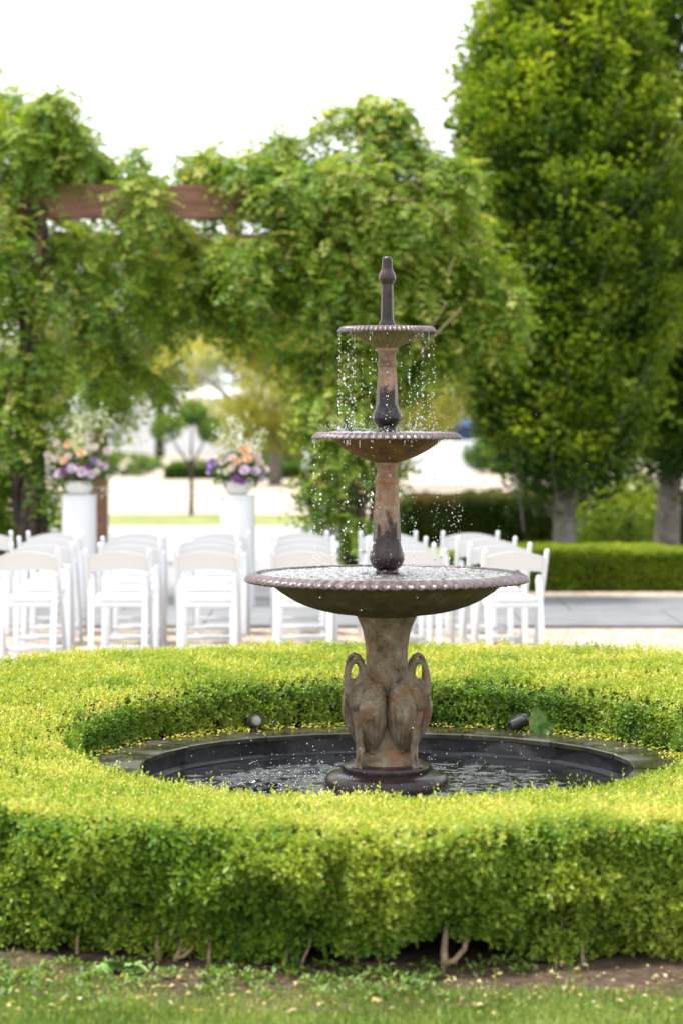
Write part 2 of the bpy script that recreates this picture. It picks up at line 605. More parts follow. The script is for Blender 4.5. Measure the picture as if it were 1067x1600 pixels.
def mat_coping():
    m, nt, out = new_mat('coping')
    f = noise(nt, 7, 6, 0.65, dist=0.3)
    c = ramp(nt, f, [(0.3, (0.012, 0.011, 0.006)), (0.55, (0.034, 0.031, 0.020)), (0.75, (0.095, 0.088, 0.078))])
    rg = ramp(nt, noise(nt, 5, 4), [(0.42, (0.07, 0.07, 0.07)), (0.66, (0.5, 0.5, 0.5))])
    p = principled(nt, out, c, rg, 0.5)
    bump(nt, p, noise(nt, 40, 4), 0.10, 0.003)
    return m


M['coping'] = mat_coping()

# ------------------------------------------------------------------ the ground
def structure(name, mb, m, **k):
    o = mb.build(name, m)
    o['kind'] = 'structure'
    return o


structure('ground', MB().sheet(-300, -60, 300, 600, 0.0), M['ground'])
structure('gravel_court', MB().sheet(-14, 0.5, 14, 9.55, 0.004), M['gravel'])
structure('gravel_strip', MB().sheet(0.55, 12.62, 14, 13.6, 0.004), M['gravel'])
structure('terrace', MB().sheet(-14, 12.62, 0.55, 27.3, 0.006), M['terrace'])
structure('sand_yard', MB().sheet(-60, 31.4, 60, 90, 0.004), M['sand'])
soil = MB()
ring = [(3.32 + 0.08 * math.sin(5 * a) + 0.06 * math.sin(11 * a + 1), a) for a in np.linspace(0, 2 * math.pi, 120, endpoint=False)]
soil.add([(r * math.cos(a), r * math.sin(a), 0.012) for r, a in ring], [tuple(range(120))])
structure('soil_bed', soil, M['soil'])
# paving path: each slab its own piece
path = structure('paving_path', MB().sheet(-14, 9.55, 14, 12.62, 0.004), M['soil'])
slab_me = None
for j, (y0, ln) in enumerate(((9.57, 1.52), (11.105, 1.5))):
    for i in range(13):
        x = -8.2 + i * 1.26 + 0.5 * j
        if abs(x) > 9: continue
        o = MB().box((0, 0, 0.016), (1.25, ln - 0.012, 0.024), bev=0.004).build('slab', M['paving'], path)
        o.location = (x, y0 + ln / 2, random.uniform(0, 0.003))
        o.rotation_euler = (0, 0, random.uniform(-.002, .002))

# ------------------------------------------------------------------ fountain
S = 381.0


def zy(py):
    return CAM_H - (py - HOR) / S


fountain = empty('tiered_fountain')
tag(fountain, 'three tiered cast iron fountain with long necked birds around its pedestal', 'fountain')


def ptab(rows):
    return [(r / S, zy(y)) for r, y in rows]


# plinth and foot
MB().lathe(smooth_prof(ptab([(99, 1262), (99, 1232), (97, 1220), (93, 1213), (86, 1209), (70, 1206.5), (40, 1206)]), 4), 96).build('plinth', M['iron_plinth'], fountain, True, 40)
MB().lathe(ptab([(70, 1207), (71, 1201), (69, 1197), (60, 1194), (40, 1193)]), 96).build('foot_disc', M['iron_plinth'], fountain, True, 40)
stem_prof = smooth_prof(ptab([(52, 1194), (44, 1180), (38, 1160), (34, 1135), (32, 1110), (31, 1085), (33, 1062), (33, 1045), (32.5, 1025), (34, 1005), (38, 985), (44, 970), (47, 963), (47, 957)]), 6)
MB().lathe(stem_prof, 96).build('pedestal', M['iron_stem'], fountain, True, 50)


def lobed(n, amp, azmp, twist, r_in, r_tip):
    def f(r, z, th):
        w = min(1, max(0, (r - r_in) / (r_tip - r_in)))
        s = abs(math.sin(th * n / 2 + twist * w))
        q = abs(math.sin(th * n + twist * w * 2))
        w2 = w * w
        return r + w2 * amp * (s ** 0.5 - 0.6), z - azmp * w2 * (0.55 - s ** 0.6) * 0.8 - 0.12 * azmp * w * q
    return f


def bowl(name, rows_under, rows_in, rows_lip, mat_b, ribs, ribamp, lobes, amp, azmp):
    prof = smooth_prof(ptab(rows_under), 5)

    def rib(r, z, th):
        k = abs(math.sin(th * ribs / 2))
        e = min(1, max(0, (rows_under[-1][0] / S - r) / (0.25 * rows_under[-1][0] / S)))
        return r * (1 + ribamp * (k ** 0.6 - 0.6) * e), z
    b = MB()
    b.lathe(prof + ptab(rows_in), ribs * 8, rib)
    o = b.build(name, mat_b, fountain, True, 60)
    rt = max(r for r, y in rows_lip) / S
    ri = min(r for r, y in rows_lip) / S
    lp = smooth_prof(ptab(rows_lip), 4)
    rim = MB().lathe(lp, lobes * 8, lobed(lobes, amp / S, azmp / S, 1.6, ri, rt), close=True)
    rim.build('bowl_rim', M['wet_rim'], o, True, 80)
    return o


bowl('lower_bowl', [(46, 963), (60, 960), (95, 955), (130, 944.5), (158, 930), (176, 917), (184, 910)], [(190, 903), (190, 908), (120, 920), (30, 925)],
     [(186, 908), (198, 900), (201, 895.5), (204, 894.5), (208, 896.3), (213, 898), (218, 901.5), (221, 906.5), (217.5, 908.5), (206, 907.5)], M['bowl_low'], 44, 0.02, 76, 6, 4)
bowl('middle_bowl', [(18, 723), (26, 720), (42, 714), (60, 705), (74, 696), (84, 688), (88, 684)], [(92, 681), (92, 684), (60, 690), (12, 694)],
     [(88, 685), (98, 679), (101, 675.8), (104, 675.2), (107, 676.3), (111.5, 678.8), (116, 684.5), (113, 685), (104, 682.5)], M['bowl_mid'], 36, 0.02, 64, 4.5, 3)
bowl('upper_bowl', [(17, 544), (22, 541), (33, 535), (44, 527), (52, 521), (57, 518)], [(60, 515), (60, 517), (40, 521), (10, 524)],
     [(56, 517.5), (63, 513.5), (66, 511.2), (68.5, 510.8), (71.5, 512.5), (74, 515.5), (76, 519.5), (74, 520.0), (67, 517.5)], M['bowl_up'], 28, 0.07, 62, 3.6, 3)


def baluster(name, rows, ybulb, m, facets=8, petals=6):
    """turned shaft with shallow flutes and raised pointed leaves around its bulb"""
    prof = resample(smooth_prof(ptab(rows), 4), 0.0022)
    ztop, zbot, zmax = zy(ybulb[0]), zy(ybulb[1]), zy(ybulb[2])
    zs_top = zy(ybulb[3])

    def f(r, z, th):
        dr = 0.0
        if ztop < z < zs_top:
            dr += r * (math.cos(math.pi / facets) / math.cos((th % (2 * math.pi / facets)) - math.pi / facets) - 0.965) * 1.1
        a = (th * petals / (2 * math.pi)) % 1.0
        tri = 1 - abs(2 * a - 1)                 # 1 at the petal's middle
        zb = zmax + (ztop - zmax + 0.012) * tri ** 0.8
        if zbot < z:
            k = min(1, max(0, (zb - z) / 0.003 + 0.5))
            dr += 0.0034 * k if z < ztop + 0.02 else 0
        return r + dr, z
    return MB().lathe(prof, 96, f).build(name, m, fountain, True, 50)


baluster('lower_baluster', [(17, 905), (18, 893), (17, 890), (22, 884), (26, 874), (25.6, 866), (23.2, 856), (21.3, 845), (20, 820), (18.6, 790), (17.2, 765), (16.8, 756), (18, 754), (18.4, 749), (17.4, 745), (15.6, 741), (15.3, 736), (17, 730), (19, 727), (19.2, 722), (18, 720)],
         (846, 888, 872, 752), M['iron_mid'])
baluster('upper_baluster', [(17, 690), (17, 676), (15, 672), (14.5, 667), (17, 663), (21.3, 656), (22, 651), (20.6, 644), (17.5, 638), (16.6, 630), (15.6, 608), (14.2, 585), (13.8, 574), (15.2, 572), (15.6, 568), (14.6, 565), (13.4, 560), (13.6, 554), (15.5, 550), (17, 548), (17.2, 544), (16, 541)],
         (638, 663, 651, 570), M['iron_up'])
MB().lathe(resample(smooth_prof(ptab([(16, 522), (15, 512), (13, 506), (10.5, 500), (9.8, 494), (9.4, 470), (9.2, 447), (9.4, 445), (12, 441), (13.4, 436), (12.8, 430), (10, 424), (8.6, 420), (8.2, 410), (7.6, 405), (5, 402.2), (0.01, 401.4)]), 4), 0.004), 64,
           lambda r, z, th: (r * (1 + (0.05 * (math.cos(4 * th) ** 2 - 0.5) if zy(498) < z < zy(447) else 0)), z)).build('finial', M['iron_finial'], fountain, True, 50)


def fused(name, mb, voxel, m, parent, smooth_it=6):
    """one continuous skin around overlapping shapes"""
    me = bpy.data.meshes.new(name)
    me.from_pydata(mb.v, [], mb.f)
    tmp = bpy.data.objects.new('tmp_fuse', me)
    COL.objects.link(tmp)
    md = tmp.modifiers.new('r', 'REMESH')
    md.mode = 'VOXEL'
    md.voxel_size = voxel
    sm = tmp.modifiers.new('s', 'SMOOTH')
    sm.iterations = smooth_it
    sm.factor = 0.5
    dg = bpy.context.evaluated_depsgraph_get()
    me2 = bpy.data.meshes.new_from_object(tmp.evaluated_get(dg))
    bpy.data.objects.remove(tmp)
    me2.name = name
    return link_mesh(name, me2, m, parent, True)


def make_bird():
    # x outward from the pedestal, y around it, z up; one continuous cast body
    mb = MB()
    zs = [0.630, 0.615, 0.59, 0.55, 0.51, 0.47, 0.43, 0.395, 0.36, 0.330]
    rr = [0.014, 0.036, 0.051, 0.060, 0.062, 0.058, 0.050, 0.039, 0.027, 0.012]
    cx = [0.118, 0.120, 0.124, 0.128, 0.130, 0.128, 0.124, 0.118, 0.114, 0.112]
    mb.tube([(c, 0, z) for c, z in zip(cx, zs)], rr, 20)
    neck = [(0.120, 0, 0.575), (0.132, 0, 0.615), (0.141, 0, 0.650), (0.150, 0, 0.676), (0.166, 0, 0.694), (0.188, 0, 0.700), (0.208, 0, 0.690), (0.221, 0, 0.668), (0.227, 0, 0.640), (0.229, 0, 0.612), (0.227, 0, 0.588)]
    mb.tube(neck, [0.034, 0.025, 0.0165, 0.0135, 0.0120, 0.0115, 0.0115, 0.0120, 0.0130, 0.0150, 0.016], 14)
    mb.ball((0.224, 0, 0.580), (0.021, 0.017, 0.026), 14, 10)
    mb.tube([(0.222, 0, 0.565), (0.214, 0, 0.54), (0.203, 0, 0.515), (0.194, 0, 0.497)], [0.015, 0.011, 0.008, 0.004], 10)
    mb.ball((0.172, 0, 0.545), (0.035, 0.045, 0.06), 14, 10)      # breast
    for s in (-1, 1):
        y = s * 0.0105
        mb.tube([(0.148, y, 0.46), (0.156, y, 0.418), (0.159, y, 0.375), (0.153, y, 0.345), (0.157, y, 0.30), (0.158, y, 0.262)], [0.030, 0.0170, 0.0100, 0.0105, 0.0080, 0.0095], 10)
        for a in (-0.6, 0, 0.6):
            mb.tube([(0.154, y, 0.268), (0.168 + 0.004 * math.cos(a), y + 0.016 * math.sin(a) + s * .002, 0.262), (0.180 * 1.0 + 0.0 * a, y + 0.03 * math.sin(a) + s * .004, 0.2595)], [0.0085, 0.0062, 0.004], 8)
    body = fused('bird_figure', mb, 0.0036, M['iron_bird'], fountain, 4)
    # folded wings: pointed shells with rows of feathers along each flank
    for s in (-1, 1):
        NU, NV = 64, 40
        top, bot = [], []
        for i in range(NU + 1):
            u = i / NU
            z = 0.607 - 0.290 * u
            rad = np.interp(-z, [-x for x in zs], rr) + 0.010 * math.sin(math.pi * min(1, u * 1.02)) + 0.006 * u
            c = np.interp(-z, [-x for x in zs], cx)
            span = (0.15 + 0.85 * math.sin(math.pi * min(1.0, 0.08 + u * 0.9)) ** 0.55) * (1 - 0.35 * u)
            for j in range(NV + 1):
                v = j / NV * 2 - 1
                ph = R(98) + v * R(82) * span
                gp = v * 2.9 + u * 0.8
                fe = -0.0095 * math.exp(-((gp - round(gp)) / 0.15) ** 2) * min(1, max(0, (u - .25) * 5)) * (1 - .5 * u)
                sc = 0.0036 * math.sin(u * 66 + 2.5 * math.cos(v * 9)) * max(0, 1 - u * 2.4)
                edge = 1 - abs(v) ** 6
                r1 = rad + 0.013 + 0.004 * edge + fe + sc
                x = c + r1 * math.cos(ph)
                y = s * r1 * math.sin(ph) * 1.08
                top.append((x, y, z))
                r0 = rad - 0.012
                bot.append((c + r0 * math.cos(ph), s * r0 * math.sin(ph) * 1.08, z))
        W = NV + 1
        n = len(top)
        fs = []
        for i in range(NU):
            for j in range(NV):
                a, b, c2, d = i * W + j, i * W + j + 1, (i + 1) * W + j + 1, (i + 1) * W + j
                fs += [(a, b, c2, d), (n + a, n + d, n + c2, n + b)]
        for i in range(NU):
            for j in (0, NV):
                a, d = i * W + j, (i + 1) * W + j
                fs.append((a, d, n + d, n + a) if j == 0 else (d, a, n + a, n + d))
        for j in range(NV):
            fs.append((j + 1, j, n + j, n + j + 1))
            a = NU * W + j
            fs.append((a, a + 1, n + a + 1, n + a))
        MB().add(top + bot, fs).build('wing', M['iron_bird'], body, True, 50)
    return body


bird = make_bird()
bird.rotation_euler.z = R(-135)
for a in (-45, 45, 135):
    c = copy_tree(bird, fountain)
    c.rotation_euler.z = R(a)

# water lying in the bowls
def ripple_disc(name, r1, z, amp, scale, nr, na, m, r0=0.02, seed=0):
    rs = np.linspace(r0, r1, nr)
    th = np.linspace(0, 2 * np.pi, na, endpoint=False)
    RR, TH = np.meshgrid(rs, th, indexing='ij')
    X, Y = RR * np.cos(TH), RR * np.sin(TH)
    P = np.stack([X, Y, np.zeros_like(X)], -1)
    h = (vnoise(P, scale, seed) - 0.5) * amp + (vnoise(P, scale * 2.3, seed + 3) - 0.5) * amp * 0.6
    h *= np.clip((r1 - RR) / 0.03, 0, 1)
    V = np.stack([X, Y, z + h], -1).reshape(-1, 3)
    F = [(i * na + k, i * na + (k + 1) % na, (i + 1) * na + (k + 1) % na, (i + 1) * na + k) for i in range(nr - 1) for k in range(na)]
    return MB().add(V.tolist(), F).build(name, m, None, True)


tag(ripple_disc('basin_water', 197.5 / S, zy(897.6), 0.014, 40, 80, 300, M['bowl_water'], 0.03), 'rippling splashed water filling the widest lowest fountain bowl', 'water', 'water in the fountain bowls')
tag(ripple_disc('basin_water', 100 / S, zy(676.6), 0.013, 60, 36, 150, M['bowl_water'], 0.03, 4), 'splashing water filling the middle fountain bowl', 'water', 'water in the fountain bowls')
tag(ripple_disc('basin_water', 65 / S, zy(512.0), 0.004, 70, 24, 110, M['bowl_water'], 0.02, 9), 'shallow water in the smallest top fountain bowl', 'water', 'water in the fountain bowls')

# ------------------------------------------------------------------ pool
RIM_Z = 0.263
WAT_Z = 0.172
pool = tag(empty('fountain_pool'), 'round pool with black walls and wet dark stone coping around the fountain', 'pool')
NS = 14
off = R(90) + math.pi / NS * 0.4
MB().lathe([(1.235, 0.0), (1.235, RIM_Z - 0.024), (1.035, RIM_Z - 0.024), (1.02, -0.12), (0.3, -0.12)][::-1], NS,
           center=(0, 0, 0), mod=lambda r, z, th: (r, z)).build('pool_wall', M['liner'], pool)
pool.children[0].rotation_euler.z = off
for k in range(NS):
    a0 = off + 2 * math.pi * k / NS + 0.003
    a1 = off + 2 * math.pi * (k + 1) / NS - 0.003
    tilt = random.uniform(-.002, .002)
    vs_, fs_ = [], []
    for (r, z) in ((1.012, RIM_Z - 0.022), (1.262, RIM_Z - 0.022), (1.262, RIM_Z - .004), (1.256, RIM_Z), (1.018, RIM_Z), (1.012, RIM_Z - .004)):
        for a in (a0, (a0 + a1) / 2, a1):
            rr_ = r if r > 1.2 else r * (1 - 0.006 * (a != (a0 + a1) / 2) * 0)
            vs_.append((rr_ * math.cos(a), rr_ * math.sin(a), z + tilt))
    for i in range(6):
        j = (i + 1) % 6
        for q in range(2):
            fs_.append((i * 3 + q, j * 3 + q, j * 3 + q + 1, i * 3 + q + 1))
    fs_.append(tuple(i * 3 for i in range(6))[::-1])
    fs_.append(tuple(i * 3 + 2 for i in range(6)))
    MB().add(vs_, fs_).build('coping_stone', M['coping'], pool)
MB().lathe([(0.955, WAT_Z - 0.05), (1.021, WAT_Z - 0.05), (1.021, WAT_Z + 0.012), (0.958, WAT_Z + 0.008)], NS * 2, close=True).build('pool_ledge', M['liner'], pool)
pool.children[-1].rotation_euler.z = off

# pool water: real ripples and choppy splash rings under the falling water
n = 400
g = np.linspace(-1.02, 1.02, n)
X, Y = np.meshgrid(g, g, indexing='ij')
RR = np.hypot(X, Y)
P3 = np.stack([X, Y, 0 * X], -1)
chop = np.exp(-((RR - 0.50) / 0.20) ** 2) * (0.55 + 0.45 * np.clip(-X * 1.6 - Y * .3 + .4, 0, 1.6))
P4 = P3 * np.array([0.6, 1.0, 1.0])
h = (vnoise(P4, 24, 1) - .5) * (0.004 + 0.030 * chop) + (vnoise(P4, 48, 2) - .5) * (0.001 + 0.016 * chop) + (vnoise(P3, 8, 2) - .5) * 0.004
V = np.stack([X, Y, WAT_Z + h], -1).reshape(-1, 3)
keep = (RR < 1.012)
idx = lambda i, j: i * n + j
F = [(idx(i, j), idx(i + 1, j), idx(i + 1, j + 1), idx(i, j + 1)) for i in range(n - 1) for j in range(n - 1) if keep[i, j] and keep[i + 1, j] and keep[i + 1, j + 1] and keep[i, j + 1]]
pw = MB().add(V.tolist(), F).build('pool_water', M['water'], None, True)
pw['kind'] = 'structure'

# falling drops, strings of beads and spray
ico = bmesh.new()
bmesh.ops.create_icosphere(ico, subdivisions=1, radius=1)
ico_v = np.array([v.co[:] for v in ico.verts])
ico_f = np.array([[v.index for v in f.verts] for f in ico.faces])
ico.free()
DP, DR, DE = [], [], []


def drop(x, y, z, r, e=1.0):
    DP.append((x, y, z)); DR.append(r); DE.append(e)


rnd = random.Random(3)


def curtain(r_px, y0, y1, nstr, dens, rmax, spread):
    for k in range(nstr):
        th = rnd.uniform(0, 2 * math.pi)
        rr = r_px / S * rnd.uniform(0.985, 1.01)
        strong = rnd.random() ** 1.6
        z0, z1 = zy(y0), zy(y1)
        H = z0 - z1
        # short unbroken thread under the lip
        tl = rnd.uniform(0.004, 0.045) * (0.3 + strong) if rnd.random() < .45 and r_px < 200 else 0.0
        z = z0
        while z > z0 - tl:
            drop(rr * math.cos(th), rr * math.sin(th), z, rnd.uniform(0.0008, 0.0017), 1.6)
            z -= 0.0035
        nd = int(dens * (0.25 + strong))
        for i in range(nd):
            t = rnd.random() ** 0.8
            s = spread * t
            rr2 = rr + rnd.gauss(0, s)
            th2 = th + rnd.gauss(0, s) / rr
            drop(rr2 * math.cos(th2), rr2 * math.sin(th2), z0 - tl - (H - tl) * t, max(.0006, rnd.lognormvariate(-.6, .42) * rmax), rnd.uniform(0.9, 1.5))


curtain(75, 521, 676, 50, 24, 0.0033, 0.007)
curtain(115, 687, 893, 64, 17, 0.0031, 0.010)
curtain(219, 912, 1215, 40, 4, 0.0028, 0.014)


def splash(r_lo, r_hi, y, nn, hgt, rmax):
    for k in range(nn):
        th = rnd.uniform(0, 2 * math.pi)
        r = rnd.uniform(r_lo, r_hi) / S
        z = zy(y) + abs(rnd.gauss(0, hgt))
        drop(r * math.cos(th), r * math.sin(th), z, rnd.uniform(0.25, 1) * rmax, rnd.uniform(.9, 1.2))


splash(50, 110, 675, 420, 0.018, 0.0020)
splash(40, 130, 673, 120, 0.05, 0.0014)
splash(60, 190, 893, 150, 0.012, 0.0018)
splash(60, 190, 893, 110, 0.06, 0.0016)
splash(110, 310, 1222, 200, 0.024, 0.0030)
splash(100, 330, 1222, 160, 0.10, 0.0024)
for k in range(650):      # froth lying on the choppy water
    a = rnd.uniform(0, 6.283)
    r = abs(rnd.gauss(0.50, 0.14))
    if r < .29 or r > .93 or rnd.random() > .45 + .5 * max(0, -math.cos(a)): continue
    cx_, cy_ = r * math.cos(a), r * math.sin(a)
    for q in range(rnd.randint(1, 5)):
        drop(cx_ + rnd.gauss(0, .012), cy_ + rnd.gauss(0, .006), WAT_Z + rnd.uniform(.001, .012), rnd.uniform(.001, .0036), .4)
for k in range(420):       # fine spray drifting out
    a = rnd.uniform(0, 6.283)
    r = abs(rnd.gauss(0, 0.42)) + 0.1
    drop(r * math.cos(a), r * math.sin(a), rnd.uniform(0.3, 1.9) ** 1.0, rnd.uniform(0.0007, 0.0019))
DPa, DRa, DEa = np.array(DP), np.array(DR), np.array(DE)
nv_ = len(ico_v)
sc = np.stack([DRa, DRa, DRa * DEa], -1)
Vd = (DPa[:, None, :] + ico_v[None] * sc[:, None, :]).reshape(-1, 3)
Td = (np.arange(len(DPa))[:, None, None] * nv_ + ico_f[None]).reshape(-1, 3)
dr_o = tri_mesh('water_drops', Vd, Td, None, M['drop'])
dr_o.data.polygons.foreach_set('use_smooth', [True] * len(dr_o.data.polygons))
tag(dr_o, 'falling white drops and spray of water dripping from the fountain bowls', 'water drops', kind='stuff')

# ------------------------------------------------------------------ ring hedge of clipped box
ring_hedge = tag(empty('ring_hedge'), 'low clipped yellow-green box hedge ringing the fountain pool', 'hedge')
RI, RO = 1.31, 2.80


def th_wf(th):
    return (0.5 - 0.5 * np.sin(th)) ** 1.4


def ring_noise(th, k, seed):
    return vnoise(np.stack([np.cos(th) * k, np.sin(th) * k, 0 * th], -1), 1.0, seed)


def ring_ro(th):
    return RO + (ring_noise(th, 5, 1) - 0.5) * 0.10


def ring_ri(th):
    return RI + (ring_noise(th, 4, 2) - 0.5) * 0.05


def ring_top(th, r):
    wf = th_wf(th)
    ri, ro = ring_ri(th), ring_ro(th)
    t = np.clip((r - ri) / (ro - ri), 0, 1)
    z = 0.472 + (0.290 - 0.472) * wf + t ** 0.8 * (0.02 + 0.14 * wf)
    P = np.stack([r * np.cos(th), r * np.sin(th), 0 * r], -1)
    z = z + (vnoise(P, 3.0, 5) - 0.5) * 0.035 + (vnoise(P, 9, 6) - 0.5) * 0.016
    e = np.minimum(r - ri, ro - r)
    ee = np.clip(1 - e / 0.085, 0, 1)
    return z - 0.075 * (1 - np.sqrt(np.clip(1 - ee * ee, 0, 1)))


def ring_bot(th):
    return 0.0 + 0.22 * np.clip(ring_noise(th, 5, 8) - 0.5, 0, 1) + 0.05 * ring_noise(th, 17, 9)


def samp_top(n):
    th = rng.uniform(0, 2 * np.pi, n)
    ri, ro = ring_ri(th), ring_ro(th)
    r = np.sqrt(rng.uniform(0, 1, n) * (ro ** 2 - ri ** 2) + ri ** 2)
    z = ring_top(th, r)
    P = np.stack([r * np.cos(th), r * np.sin(th), z - np.abs(rng.normal(0, 0.012, n))], -1)
    ti = np.clip(1 - (r - ri) / 0.08, 0, 1) - np.clip(1 - (ro - r) / 0.08, 0, 1)
    N = norm(np.stack([-np.cos(th) * ti * .8, -np.sin(th) * ti * .8, np.ones(n)], -1))
    return P, N


def samp_outer(n, th0, th1):
    th = rng.uniform(th0, th1, n)
    ro = ring_ro(th)
    zt = ring_top(th, ro - 0.03) - 0.01
    zb = ring_bot(th)
    q = rng.uniform(0, 1, n)
    z = zb + (zt - zb) * q
    P = np.stack([ro * np.cos(th), ro * np.sin(th), z], -1)
    bulge = (vnoise(P, 4.5, 12) - 0.45) * 0.17 + (vnoise(P, 11, 13) - 0.5) * 0.14
    r = ro + bulge - 0.10 * (1 - q) ** 3 - np.abs(rng.normal(0, 0.018, n)) - 0.07 * np.clip(0.36 - vnoise(P, 7.5, 17), 0, 1) / .36
    P[:, 0], P[:, 1] = r * np.cos(th), r * np.sin(th)
    N = np.stack([np.cos(th), np.sin(th), 0.25 + 0 * th], -1)
    return P, norm(N), bulge


def samp_inner(n):
    th = rng.uniform(0, 2 * np.pi, n)
    ri = ring_ri(th)
    zt = ring_top(th, ri + 0.03)
    z = RIM_Z - 0.01 + (zt - RIM_Z) * rng.uniform(0, 1, n)
    P = np.stack([ri * np.cos(th), ri * np.sin(th), z], -1)
    r = ri + np.abs(rng.normal(0, 0.014, n)) - (vnoise(P, 7, 15) - 0.4) * 0.05
    P[:, 0], P[:, 1] = r * np.cos(th), r * np.sin(th)
    return P, np.stack([-np.cos(th), -np.sin(th), 0.2 + 0 * th], -1)


# dark twiggy inside
nth = 160
core_v, core_f = [], []
for k in range(nth):
    th = np.array([2 * math.pi * k / nth])
    ri, ro = float(ring_ri(th)[0]), float(ring_ro(th)[0])
    zi = float(ring_top(th, np.array([ri + .09]))[0]) - 0.045
    zo = float(ring_top(th, np.array([ro - .10]))[0]) - 0.045
    zm = float(ring_top(th, np.array([(ri + ro) / 2]))[0]) - 0.04
    zb = float(ring_bot(th)[0]) + 0.05
    for r, z in ((ri + .045, 0.02), (ri + .045, zi - .04), (ri + .10, zi), ((ri + ro) / 2, zm), (ro - .16, zo), (ro - .12, zo - .06), (ro - .14, zb + .08), (ro - .26, zb)):
        core_v.append((r * math.cos(th[0]), r * math.sin(th[0]), z))
for k in range(nth):
    k2 = (k + 1) % nth
    for j in range(8):
        j2 = (j + 1) % 8
        core_f.append((k * 8 + j, k * 8 + j2, k2 * 8 + j2, k2 * 8 + j))
MB().add(core_v, core_f).build('twig_core', M['hedge_core'], ring_hedge, True)

PT, NT = samp_top(43000)
leafP, leafA, leafN, leafL, leafW, sid, st = sprigs(PT, NT, 0.034, 7, 0.021, 0.0115, 0.55, 0.3)
patch = vnoise(PT, 4.0, 21)
fine = rng.random(len(PT))
tone_t = np.clip(0.50 + 0.6 * (patch - 0.4) + 0.22 * (vnoise(PT, 13, 22) - .5) + 0.22 * (fine - 0.5), 0.08, 0.94)[sid] + 0.20 * (st - 0.4)  # top yellower than the sides: fresh tips, plus light on the top put into tone
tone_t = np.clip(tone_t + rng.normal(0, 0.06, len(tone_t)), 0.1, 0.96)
odd = rng.random(len(tone_t)) < 0.004
tone_t[odd] = 0.99
A = [(leafP, leafA, leafN, leafL, leafW, tone_t)]
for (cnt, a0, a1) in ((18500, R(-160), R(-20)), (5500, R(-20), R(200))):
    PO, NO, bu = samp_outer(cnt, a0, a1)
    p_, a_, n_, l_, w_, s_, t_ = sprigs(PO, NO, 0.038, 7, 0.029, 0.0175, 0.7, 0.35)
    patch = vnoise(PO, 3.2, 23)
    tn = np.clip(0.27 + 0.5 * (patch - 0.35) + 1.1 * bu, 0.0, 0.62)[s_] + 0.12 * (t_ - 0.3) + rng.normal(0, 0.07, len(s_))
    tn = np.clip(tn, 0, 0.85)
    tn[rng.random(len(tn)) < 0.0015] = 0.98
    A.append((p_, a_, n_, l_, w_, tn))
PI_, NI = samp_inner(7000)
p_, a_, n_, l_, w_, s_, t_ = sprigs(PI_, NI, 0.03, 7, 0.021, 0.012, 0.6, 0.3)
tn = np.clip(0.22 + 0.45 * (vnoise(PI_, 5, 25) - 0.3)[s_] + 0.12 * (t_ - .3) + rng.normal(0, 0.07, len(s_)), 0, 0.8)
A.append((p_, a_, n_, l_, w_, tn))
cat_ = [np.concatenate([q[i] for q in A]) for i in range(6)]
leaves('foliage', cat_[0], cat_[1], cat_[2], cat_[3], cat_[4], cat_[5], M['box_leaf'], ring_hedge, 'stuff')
# woody stems showing below the leaves
for px, dx, ht, rad, two in ((447, 0.0, 0.15, 0.010, False), (252, -.01, 0.07, 0.008, False), (275, .02, .06, 0.008, True), (690, .0, .075, 0.012, True), (470, .03, .09, .005, False), (560, -.02, .08, .006, False), (330, .0, .07, .006, False), (860, .02, .10, .006, False), (905, -.01, .10, .007, False), (120, .0, .07, .006, False)):
    d = 8.02
    x = gx(px, d)
    y = -math.sqrt(max(0.1, 2.70 ** 2 - x * x)) - .02
    s_ = MB()
    s_.tube([(x, y, -0.01), (x + dx * .4, y + .005, ht * .4), (x + dx, y + .02, ht * .8), (x + dx + .01, y + .05, ht + .08)], [rad * 1.35, rad, rad * .95, rad * .6], 9)
    if two:
        s_.tube([(x, y, 0.02), (x + .03, y - .005, ht * .45), (x + .062, y + .01, ht * .9), (x + .08, y + .04, ht + .06)], [rad, rad * .8, rad * .7, rad * .5], 8)
    s_.build('stem', M['stem'], ring_hedge, True)

# clippings and dropped leaves lying on the coping
def scatter_flat(name, P, L, W, m, label, cat, tone=None):
    n = len(P)
    a = rng.uniform(0, 6.28, n)
    ax = np.stack([np.cos(a), np.sin(a), rng.normal(0, 0.25, n)], -1)
    o = leaves(name, P, ax, np.array([[0, 0, 1.0]]) + rng.normal(0, .25, (n, 3)), L, W, rng.random(n) if tone is None else tone, m)
    return tag(o, label, cat, kind='stuff')


nn = 2600
th = rng.uniform(0, 2 * np.pi, nn)
r = 1.262 - np.abs(rng.normal(0, 0.035, nn)) * (1 + 2.0 * (rng.random(nn) < .12))
dens = ring_noise(th, 7, 31)
k_ = (rng.random(nn) < np.clip((dens - 0.25) * 2.2, 0, 1)) & (r > 1.04)
P = np.stack([r * np.cos(th), r * np.sin(th), np.full(nn, RIM_Z + 0.006) + rng.random(nn) * .012 * (r > 1.235)], -1)[k_]
scatter_flat('hedge_clippings', P, 0.017, 0.010, M['clipping'], 'yellow leaf clippings lying along the dark pool coping', 'clippings')

